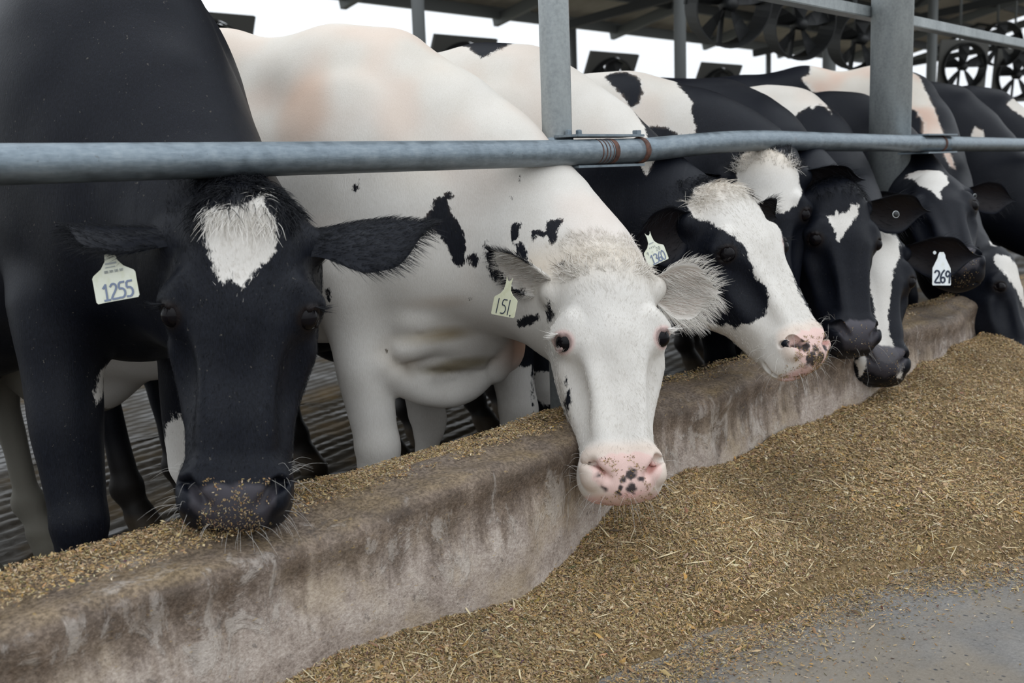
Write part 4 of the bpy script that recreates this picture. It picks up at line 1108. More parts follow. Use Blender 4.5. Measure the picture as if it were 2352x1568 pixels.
def fan(name, pos, R_, yaw, tilt, label, group=None, square=True, nb=6, half=False):
    f = thing(name, label, 'fan', pos, 0, group); f.rotation_euler = (tilt, 0, yaw)   # local: axis along y, up z
    mb = MB(); S = R_ * 1.12; n = 40
    ang = [2 * math.pi * k / n for k in range(n)]
    if square:
        V = []; F = []
        for y in (-.02, .02):
            for a in ang: V.append((R_ * math.cos(a), y, R_ * math.sin(a)))
            for a in ang:
                m = max(abs(math.cos(a)), abs(math.sin(a))); V.append((S * math.cos(a) / m, y, S * math.sin(a) / m))
        for k in range(n):
            k2 = (k + 1) % n
            F += [(k, k2, n + k2, n + k), (2 * n + k, 3 * n + k, 3 * n + k2, 2 * n + k2), (k, 2 * n + k, 2 * n + k2, k2), (n + k, n + k2, 3 * n + k2, 3 * n + k)]
        mb.add(V, F); mb.build('housing', M_FANH, f)
    mb = MB(); rp = []
    for y, r in ((-.10, R_ * 1.0), (.10, R_ * .97)): rp.append([(r * math.cos(a), y, r * math.sin(a)) for a in ang])
    V = rp[0] + rp[1] + [(v[0] * .965, v[1], v[2] * .965) for v in rp[0] + rp[1]]; F = []
    for k in range(n):
        k2 = (k + 1) % n; F += [(k, k2, n + k2, n + k), (2 * n + k, 3 * n + k, 3 * n + k2, 2 * n + k2), (k, 2 * n + k, 2 * n + k2, k2), (n + k, n + k2, 3 * n + k2, 3 * n + k)]
    mb.add(V, F); mb.build('ring', M_FANB, f)
    for k in range(nb):
        a = 2 * math.pi * k / nb + .3; mb = MB(); q = []
        for rr, ch, tw in ((.16, .13, .9), (.5, .21, .6), (.92, .23, .35)):
            c0 = np.array((math.cos(a), 0, math.sin(a))); tg = np.array((-math.sin(a), 0, math.cos(a)))
            dv = tg * math.cos(tw) + np.array((0, 1, 0)) * math.sin(tw)
            q += [c0 * rr * R_ - dv * ch * R_, c0 * rr * R_ + dv * ch * R_]
        q2 = [v + np.array((0, .006, 0)) for v in q]
        mb.add(q + q2, [(0, 1, 3, 2), (2, 3, 5, 4), (7, 6, 8, 9), (9, 8, 10, 11), (0, 2, 8, 6), (2, 4, 10, 8), (1, 7, 9, 3), (3, 9, 11, 5), (4, 5, 11, 10), (0, 6, 7, 1)]); mb.build('blade', M_FANB, f)
    mb = MB(); mb.lathe((0, -.09, 0), [(R_ * .1, 0), (R_ * .17, .03), (R_ * .17, .15), (R_ * .09, .2)], (0, 1, 0), 16); mb.build('hub', M_FANB, f, smooth=True)
    mb = MB(); mb.beam((-R_, .08, 0), (R_, .08, 0), .03, .03); mb.beam((0, .08, -R_), (0, .08, R_), .03, .03, (1, 0, 0)); mb.build('motor_bracket', M_FANB, f)

    return f
def mount(f, R_, z_to):
    """steel pole carrying a box fan, from its frame to the floor or up to the roof"""
    bpy.context.view_layer.update(); inv = f.matrix_world.inverted(); p = f.location; up = z_to > p.z; dz = (R_ if up else -R_) * 1.02
    a = inv @ Vector((p.x, p.y + .05, p.z + dz)); b = inv @ Vector((p.x, p.y + .05, z_to))
    mb = MB(); mb.tube([a, a * .5 + b * .5, b], .02, 10); mb.build('mount_pole', M_DGREY, f, smooth=True)
# four box fans whose upper halves stand above the cows' backs, and the row of drum fans under the roof
for (x, y, z, R_, lab) in ((5.60, 9.0, 2.13, .42, 'grey square fan housing above the white back at the left, beside the black neck'),
                           (8.98, 9.0, 2.13, .43, 'grey square fan housing left of the slim pipe post'),
                           (11.85, 9.0, 2.10, .44, 'grey square fan housing right of the slim pipe post, above the dappled back'),
                           (14.60, 9.0, 2.06, .47, 'grey square fan housing farthest right of the four, above the black back')):
    f_ = fan('barn_fan', (x, y, z), R_, math.radians(-4), math.radians(24), lab, 'box fans behind the cows'); mount(f_, R_, FLOOR_Z)
for (x, y, z, R_, lab) in ((6.72, 4.0, 2.12, .30, 'dark hanging drum fan nearest, between the slim post and the far barn post'),
                           (7.78, 4.0, 2.06, .27, 'dark hanging drum fan in the middle, above the white withers'),
                           (8.88, 4.0, 2.02, .27, 'dark hanging drum fan just left of the thick column')):
    f_ = fan('drum_fan', (x, y, z), R_, math.radians(-30), math.radians(12), lab, 'drum fans hanging under the roof', square=False, nb=5); mount(f_, R_, rz(y) - .01)
for (x, y, z, R_, sq, lab) in ((17.0, 6.0, 2.36, .36, True, 'square fan against the sky, lowest beside the thick column'),
                           (18.7, 6.0, 2.80, .36, False, 'round fan against the sky, uppermost right of the thick column'),
                           (19.6, 6.0, 2.34, .40, True, 'square fan against the sky at the right edge of the frame'),
                           (20.9, 6.0, 2.80, .38, False, 'round fan against the sky at the upper right edge')):
    f_ = fan('barn_fan', (x, y, z), R_, math.radians(-38), math.radians(6), lab, 'fans against the sky at the right', square=sq, nb=5); mount(f_, R_, rz(y) - .01)


# ------------------------------------------------------------------ feed: heap body and tens of thousands of chopped pieces
def feed():
    r = np.random.default_rng(11)
    t = NT('feed_bed'); v = t.coord()
    n = t.noise(v, 130, 4, .7); n2 = t.noise(v, 4, 4); col = t.ramp(t.math('ADD', t.math('MULTIPLY', n, .75), t.math('MULTIPLY', n2, .25)), [(.33, (.055, .036, .016)), (.5, (.19, .128, .06)), (.68, (.36, .26, .14))])
    t.set(col, .85, 0, .2); t.bump(n, .9, .012); M_BED = t.m
    U = np.concatenate([np.arange(-1.0, 3.2, .016), np.arange(3.2, 6.2, .04), np.arange(6.2, 16, .25)]); W_ = np.linspace(0, 1, 64)
    X, T = np.meshgrid(U, W_, indexing='ij'); ye = np.interp(X, _ex, _ey) - .06; Y = ye + (1.375 - ye) * T
    Z = heap_z(X.ravel(), Y.ravel()); V = np.stack([X.ravel(), Y.ravel(), Z], 1); m = len(W_)
    i, j = np.meshgrid(np.arange(len(U) - 1), np.arange(m - 1), indexing='ij'); a = (i * m + j).ravel()
    heap = thing('feed_heap', 'long heap of chopped tan feed piled along the foot of the curb', 'feed')
    obj('feed_bed', mesh_from('feed_bed', V, np.stack([a, a + m, a + m + 1, a + 1], 1), M_BED), heap, 'stuff')
    # chips, denser near the camera
    def scatter(n, x0, x1, size, seed, name):
        rr = np.random.default_rng(seed)
        x = rr.uniform(x0, x1, n); ye = np.interp(x, _ex, _ey); u = rr.beta(1.25, 1.0, n); y = ye - .05 + (1.37 - ye + .05) * u - rr.exponential(.05, n) * (u < .2)
        e = 1e-2; z = np.maximum(heap_z(x, y), ALLEY_Z); zx = np.maximum(heap_z(x + e, y), ALLEY_Z); zy = np.maximum(heap_z(x, y + e), ALLEY_Z)
        N = np.stack([-(zx - z) / e, -(zy - z) / e, np.ones(n)], 1); N /= np.linalg.norm(N, axis=1, keepdims=True)
        P = np.stack([x, y, z + rr.uniform(.0, .006, n)], 1)
        cl = chip_cols(rr, n); clump = vnoise(P, 5, 3)[:, None]; cl = np.clip(cl * (1 + .28 * clump), .01, 1)
        chip_mesh(name, P, N, size * rr.uniform(.6, 1.25, n), M_CHIP, heap, seed, cl, .35, (2.0, 8))
    scatter(150000, .6, 2.3, .0085, 21, 'feed_chips'); scatter(98000, 2.2, 4.2, .011, 22, 'feed_chips'); scatter(16000, 4.2, 8, .026, 23, 'feed_chips'); scatter(7000, .6, 3.4, .020, 24, 'coarse_chips')
    # long straws
    n = 420; x = r.uniform(.7, 3.6, n); ye = np.interp(x, _ex, _ey); y = ye + (1.34 - ye) * r.uniform(.02, 1, n); z = heap_z(x, y) + .006
    chip_mesh('straws', np.stack([x, y, z], 1), np.tile((0, -.2, 1.0), (n, 1)), .045 * r.uniform(.6, 1.4, n), M_CHIP, heap, 5, np.clip(np.array((.62, .52, .33)) * r.uniform(.8, 1.15, (n, 1)), 0, 1), .5, (14, 26))
    # loose flakes on the alley in front of the heap
    n = 13000; x = r.uniform(1.0, 3.4, n); y = np.interp(x, _ex, _ey) - r.exponential(.085, n) + .03
    o = chip_mesh('loose_feed', np.stack([x, y, np.full(n, ALLEY_Z + .0015)], 1), np.tile((0, 0, 1.0), (n, 1)), .0062 * r.uniform(.4, 1.5, n), M_CHIP, None, 6, chip_cols(r, n)); tag(o, 'loose feed flakes strewn on the grey alley before the heap', 'feed')
    # crumbs along the top of the curb
    n = 50000; x = np.concatenate([r.uniform(.2, 2.0, 36000), r.uniform(2.0, 5, 14000)]); ly = lip_y(x)
    u = r.beta(2.2, 1.2, n); y = ly + .03 + (WALL_BACK_Y - .004 - ly - .03) * u
    P0 = np.stack([x, y, 0 * x], 1); keep = (vnoise(P0, 9, 7) + .6 * vnoise(P0, 26, 3) + 2.4 * (u - .5)) > -.25 - 1.2 * smoothstep(1.3, .6, x) + .9 * (r.random(n) - .5)
    x, y, u = x[keep], y[keep], u[keep]; n = len(x)
    z = WALL_TOP + .004 + .018 * np.clip(vnoise(np.stack([x, y, 0 * x], 1), 8, 4) + .25, 0, 1) * r.uniform(0, 1, n) * smoothstep(.2, .7, u)
    o = chip_mesh('curb_crumbs', np.stack([x, y, z], 1), np.tile((0, -.1, 1.0), (n, 1)), .0055 * r.uniform(.5, 1.7, n), M_CHIP, None, 8, chip_cols(r, n)); tag(o, 'spilled feed crumbs lying along the top of the curb', 'feed')
feed()

# ------------------------------------------------------------------ the cows (built after the setting)
TAG_A = [(-.010, .004), (-.0085, -.012), (-.011, -.030), (-.020, -.042), (-.036, -.052), (-.0385, -.056), (-.0385, -.098), (-.036, -.1015), (.036, -.1015), (.0385, -.098), (.0385, -.056), (.036, -.052), (.020, -.042), (.011, -.030), (.0085, -.012), (.010, .004), (.006, -.004), (0, -.0075), (-.006, -.004)]
TAG_B = [(-.006, .012), (-.011, .004), (-.0125, -.006), (-.028, -.036), (-.029, -.084), (-.027, -.087), (.027, -.087), (.029, -.084), (.028, -.036), (.0125, -.006), (.011, .004), (.006, .012)]
wht = lambda t, v, l: np.full(len(t), -.3)

COWS = []
def roll(pts, r, k=.022): return [Cone(a, b, r, r, k=k) for a, b in zip(pts[:-1], pts[1:])]
def curve(pts, n=14):
    pts = np.array(pts, float); u = np.linspace(0, len(pts) - 1, n); k = np.arange(len(pts)); q = np.stack([np.interp(u, k, pts[:, i]) for i in range(3)], 1)
    for _ in range(4): q[1:-1] = (q[:-2] + 2 * q[1:-1] + q[2:]) / 4
    return q
DEWLAP = [Cone((-.06, -.07, .76), (.10, -.17, .74), .085, .080, k=.06), Cone((.10, -.17, .74), (.34, -.27, .82), .085, .075, k=.08), Cone((-.03, -.085, .665), (.10, -.155, .655), .062, .055, k=.03)]
DEWLAP += roll(curve([(-.150, -.040, .680), (-.110, -.075, .615), (-.050, -.105, .580), (.010, -.135, .568), (.065, -.160, .572), (.115, -.178, .592), (.150, -.19, .63)]), .021, .03)
DEWLAP += [Cone((-.13, -.115, .755), (.04, -.205, .755), .006, .006, k=.020, neg=True), Cone((-.12, -.10, .66), (.08, -.19, .625), .006, .006, k=.022, neg=True), Cone((.075, -.235, .72), (.10, -.215, .62), .004, .004, k=.016, neg=True)]
DEWLAP += roll(curve([(-.13, -.095, .785), (-.06, -.138, .800), (.02, -.175, .795), (.10, -.222, .770), (.18, -.25, .75)]), .022, .035)
DEWLAP += roll(curve([(-.14, -.085, .715), (-.08, -.130, .735), (.0, -.165, .715), (.05, -.18, .69)]), .018, .03)
DEWLAP += roll(curve([(.10, -.235, .73), (.135, -.235, .67), (.15, -.215, .610)]), .018, .028) + roll(curve([(.16, -.255, .72), (.18, -.25, .67), (.185, -.235, .635)]), .016, .026)
DEWLAP += roll(curve([(.22, -.28, .80), (.26, -.29, .73), (.30, -.285, .685)]), .020, .035)
COWS.append(dict(key='c1', crumb_bias=.45, heading=5, hz=1.15, soil=.5, shift=(.085, -.08, 0), noz_top=-.468, nape_dir=(.02, .42, -.03), front=((-.132, -.046), (.235, .097)), at=(.98, 2.0), poll=(0.965, 1.467, 1.003), muzzle=(0.848, 1.389, 0.454), face=(-0.596, -0.768, 0.235), hscale=1.03, base='b', voxel=.024, detail=1, head_detail=2,
    
    ears={1: dict(dir=(.97, -.20, .06), open=(.1, -.15, -.9), W=.078, L=.215, fringe_side=1, fur=900), -1: dict(dir=(-.98, -.05, .15), open=(0, -.45, -.65), W=.092, L=.225, cup=.36, fringe_side=-1, fur=1600)},
    ear_hairs=800, face_hair=24000, poll_hair=1500, whiskers=90, lashes=30, lash_coat=1.0, crumbs=1500, crumb_thr=.12, crest_len=.02,
    label='black cow with white heart-shaped forehead patch, nearest at the concrete curb',
    coat=[('blob', 'w', (.185, .05, .47), (.05, .07, .15))]))

COWS.append(dict(key='c2', noz_w=.076, nose_spots=[(-.007, -.499, .010), (.009, -.511, .005), (-.027, -.509, .005), (-.006, -.527, .0105), (.017, -.526, .004), (.020, -.535, .006), (.05, -.526, .006), (.06, -.500, .005)], extra=DEWLAP, stains_fold_shade=[((.20, -.26, .72), (.15, .14, .15), (.60, .34, .22), .9), ((-.02, -.12, .745), (.20, .14, .035), (.27, .20, .10), .95), ((.03, -.15, .655), (.17, .12, .030), (.24, .19, .10), .95), ((.0, -.15, .83), (.22, .15, .035), (.42, .29, .18), .8),  # thin dark olive bands are fold shading put into the colour
        ((-.12, -.02, .70), (.08, .12, .10), (.40, .30, .19), .6), ((-.25, .45, 1.22), (.2, .28, .16), (.60, .40, .29), .75), ((-.2, .12, 1.28), (.15, .12, .14), (.60, .40, .29), .7), ((-.28, .85, 1.2), (.2, .2, .2), (.60, .43, .32), .6), ((-.1, -.1, 1.12), (.12, .16, .12), (.58, .46, .33), .5), ((.12, -.18, 1.15), (.10, .12, .16), (.52, .40, .25), .5)], front=((-.14, .0), (.18, .0)), hz=1.04, at=(1.71, 1.98), poll=(1.784, 1.358, 0.849), muzzle=(1.637, 1.203, 0.342), face=(-0.642, -0.661, 0.389), hscale=1.0, base='w', voxel=.024, detail=1, head_detail=2,
    hind_shade=True, nose='pink',
    ears={1: dict(dir=(.87, -.12, .60), open=(.35, .35, -.6), W=.048, L=.20, pink=.25, hair_len=.022, coat=lambda t, v, l: np.maximum((t - .86) * .1, np.minimum((np.abs(v) - .86) * .03, (t - .35) * .1))), -1: dict(dir=(-.95, .05, -.12), open=(-.1, .8, -.35), W=.062, L=.165, hair_len=.036, fringe_side=1)},
    ear_coat=wht, ear_hairs=1500, face_hair=24000, poll_hair=900, tuft_hair=260, whiskers=90, lashes=45, crumbs=900, crumb_thr=.25, poll_cream=.45, cream=.35, pinkish=.35, poll_fwd=False, poll_len=.018,
    label='white cow with scattered black spots, pale pink nose, head over the curb',
    coat=[]))

COWS.append(dict(key='c3', noz_w=.074, nose_spots=[(.024, -.527, .016), (-.008, -.530, .015), (.046, -.488, .010), (.03, -.495, .009), (-.035, -.505, .012), (.005, -.505, .008)], hz=1.03, girth=.93, at=(2.22, 1.98), poll=(2.375, 1.411, 0.981), muzzle=(2.329, 1.122, 0.516), face=(-0.167, -0.830, 0.533), hscale=1.0, base='b', voxel=.024, detail=1, head_detail=2,
    nose='pink',
    ears={1: dict(dir=(.90, -.25, -.12), open=(.2, .7, -.6), W=.076, L=.20), -1: dict(dir=(-.95, -.2, 0))},
    ear_hairs=300, face_hair=18000, poll_hair=700, tuft_hair=150, whiskers=110, lashes=20, lash_coat=1.0, crumbs=2200, crumb_thr=.0, crumb_low=True, crumb_w=.075, crumb_bias=.25, poll_cream=.4,
    label='cow with broad white blaze and black eye patch, muzzle coated in feed', coat_after=[('hblob', 'b', (-.120, -.06, -.215), (.04, .07, .06)), ('hblob', 'w', (.01, -.12, -.48), (.09, .09, .10))]))

COWS.append(dict(key='c4', voxel=.032, hz=.985, girth=.88, at=(2.76, 2.03), poll=(2.814, 1.548, 1.056), muzzle=(2.718, 1.469, 0.521), face=(-0.819, -0.528, 0.225), hscale=1.0, base='b', detail=1, head_detail=2, ear_hairs=120, poll_hair=500, tuft_hair=200, poll_fwd=False, poll_len=.02, poll_cream=.5, nose='pink',
    label='cow showing only a cream-white poll between two other heads', coat=[]))

COWS.append(dict(key='c5', voxel=.032, hz=.985, girth=.88, at=(3.30, 1.99), poll=(3.007, 1.382, 0.969), muzzle=(2.861, 1.269, 0.451), face=(-0.473, -0.824, 0.313), hscale=1.0, base='b', detail=1, head_detail=2, ear_hairs=150, poll_hair=600, whiskers=40, crumbs=150,
    ears={-1: dict(dir=(-.98, .10, .0), open=(0, .7, -.6), L=.25, W=.066)},
    label='black cow with small jagged white star on its forehead', coat=[]))

COWS.append(dict(key='c6', voxel=.034, hz=.985, girth=.88, at=(3.84, 1.99), poll=(3.263, 1.391, 0.828), muzzle=(3.019, 1.261, 0.353), face=(-0.588, -0.651, 0.480), hscale=1.0, base='b', detail=1, head_detail=2, ear_hairs=120, whiskers=30, crumbs=200, ears={-1: dict(dir=(-.98, .10, .02), open=(0, .7, -.6), L=.27, W=.07)},
    label='black cow with long white blaze down to its nose, wearing the numbered white tag', coat=[]))

COWS.append(dict(key='c7', voxel=.036, hz=.98, girth=.88, at=(4.38, 1.99), poll=(3.995, 1.505, 0.979), muzzle=(3.659, 1.263, 0.617), face=(-0.581, -0.315, 0.750), hscale=1.0, base='b', detail=1, head_detail=2, ear_hairs=100, crumbs=400, crumb_thr=-.2,
    label='black cow with white forehead patch and feed-caked nose, head raised', coat=[]))

COWS.append(dict(key='c8', voxel=.036, hz=1.085, girth=.88, pinkish=1.0, cream=.5, at=(4.94, 1.99), poll=(4.401, 1.348, 0.653), muzzle=(4.197, 1.169, 0.174), face=(0.055, -0.943, 0.329), hscale=1.0, base='b', detail=1, head_detail=2, ear_hairs=60,
    label='black cow with a white blaze, head lowered into the feed at the right edge', coat=[]))
COWS.append(dict(key='c9', girth=.88, at=(5.50, 1.99), poll=(5.62, 1.42, .80), muzzle=(5.6, 1.2, .38), face=(-.1, -.9, .2), hscale=1.0, base='b', voxel=.044, detail=1, head_detail=1, ear_hairs=0,
    label='black cow whose back shows at the right beyond the thick column', coat=[]))
COWS.append(dict(key='c10', girth=.88, at=(6.10, 1.99), poll=(6.22, 1.42, .80), muzzle=(6.2, 1.2, .38), face=(-.1, -.9, .2), hscale=1.0, base='b', voxel=.044, detail=1, head_detail=1, ear_hairs=0,
    label='black and pinkish white cow farthest along the row', coat=[]))

def dashes(x, y, n, adv, h, w_): return [('-', x + i * adv, y, h, adv, w_, 0) for i in range(n)]
BTN = [(.0095 * math.cos(a), .0095 * math.sin(a)) for a in np.linspace(0, 2 * math.pi, 19)[:-1]]
TAGS = {
 'c1': [dict(pos=(0.8213, 1.6506, 0.9071), normal=(-0.726, -0.669, 0.160), up=(0.018, 0.213, 0.973), scale=.93, curl=-1.2, outline=TAG_A, stud=False, mat=M_TAG, label='pale tag with hand-written 1255 under the ear',
    print=[('written_number', M_INKB, [('1255', -.0245, -.0985, .0285, .0135, .0034, .03)]),
           ('small_print', M_INKP, dashes(-.0100, -.0365, 8, .0024, .0040, .0030) + dashes(-.0115, -.0425, 9, .0020, .0030, .0014) + [('000', -.0145, -.0510, .0042, .0022, .0007, 0), ('229', -.0055, -.0510, .0042, .0022, .0007, 0), ('185', .0035, -.0510, .0042, .0022, .0007, 0), ('187', .0125, -.0510, .0042, .0022, .0007, 0)])])],
 'c2': [dict(pos=(1.6380, 1.5098, 0.7750), normal=(-0.965, -0.127, 0.251), up=(0.272, -0.068, 0.950), scale=.80, curl=-1.0, outline=TAG_A, stud=False, mat=M_TAGY, label='yellowed tag half hidden by ear hair, reading 15',
    print=[('written_number', M_INKD, [('l5l', -.029, -.096, .040, .0185, .0024, .0), ("'", .022, -.098, .012, .01, .003, 0)])])],
 'c3': [dict(pos=(2.1409, 1.5023, 0.8381), normal=(-0.451, -0.882, 0.138), up=(-0.155, 0.384, 0.903), scale=.78, curl=-1.0, outline=TAG_A, stud=False, mat=M_TAG, label='pale tag reading 9 - 20 and 1360',
    print=[('written_number', M_INKB, [('1360', -.024, -.0985, .0310, .0130, .0033, .0)]),
           ('small_print', M_INKP, [('9', -.029, -.0655, .0120, .01, .0013, 0), ('-', -.012, -.064, .012, .01, .0013, 0), ('20', .007, -.0625, .0120, .0085, .0013, 0)] + dashes(-.010, -.034, 7, .0024, .0038, .0030) + [('8331', -.014, -.048, .0050, .0065, .0009, 0)])])],
 'c5': [dict(pos=(3.1600, 1.2988, 0.8311), normal=(-0.578, -0.802, 0.150), up=(0.142, 0.082, 0.986), scale=1.15, outline=BTN, stud=True, stud_mat=M_FANB, mat=M_TAGW, label='white round button tag', print=[])],
 'c6': [dict(pos=(3.4032, 1.2466, 0.6848), normal=(-0.655, -0.739, 0.156), up=(0.142, 0.082, 0.986), scale=1.08, curl=-.8, outline=TAG_B, stud=False, mat=M_TAGW, label='white tag with bold black 269',
    print=[('written_number', M_INKD, [('269', -.0235, -.0800, .0380, .0165, .0052, .0)])]),
        dict(pos=(3.4049, 1.2697, 0.6952), normal=(-0.578, -0.802, 0.150), up=(0.142, 0.082, 0.986), scale=.6, outline=BTN, stud=False, mat=M_TAGW, label='small white button tag', print=[])],
 'c7': [dict(pos=(4.0305, 1.3610, 0.8535), normal=(-0.578, -0.802, 0.150), up=(0.142, 0.082, 0.986), scale=.75, outline=BTN, stud=True, stud_mat=M_FANB, mat=M_TAGW, label='small white button tag', print=[])],
}
for c in COWS: c['tags'] = TAGS.get(c['key'], [])
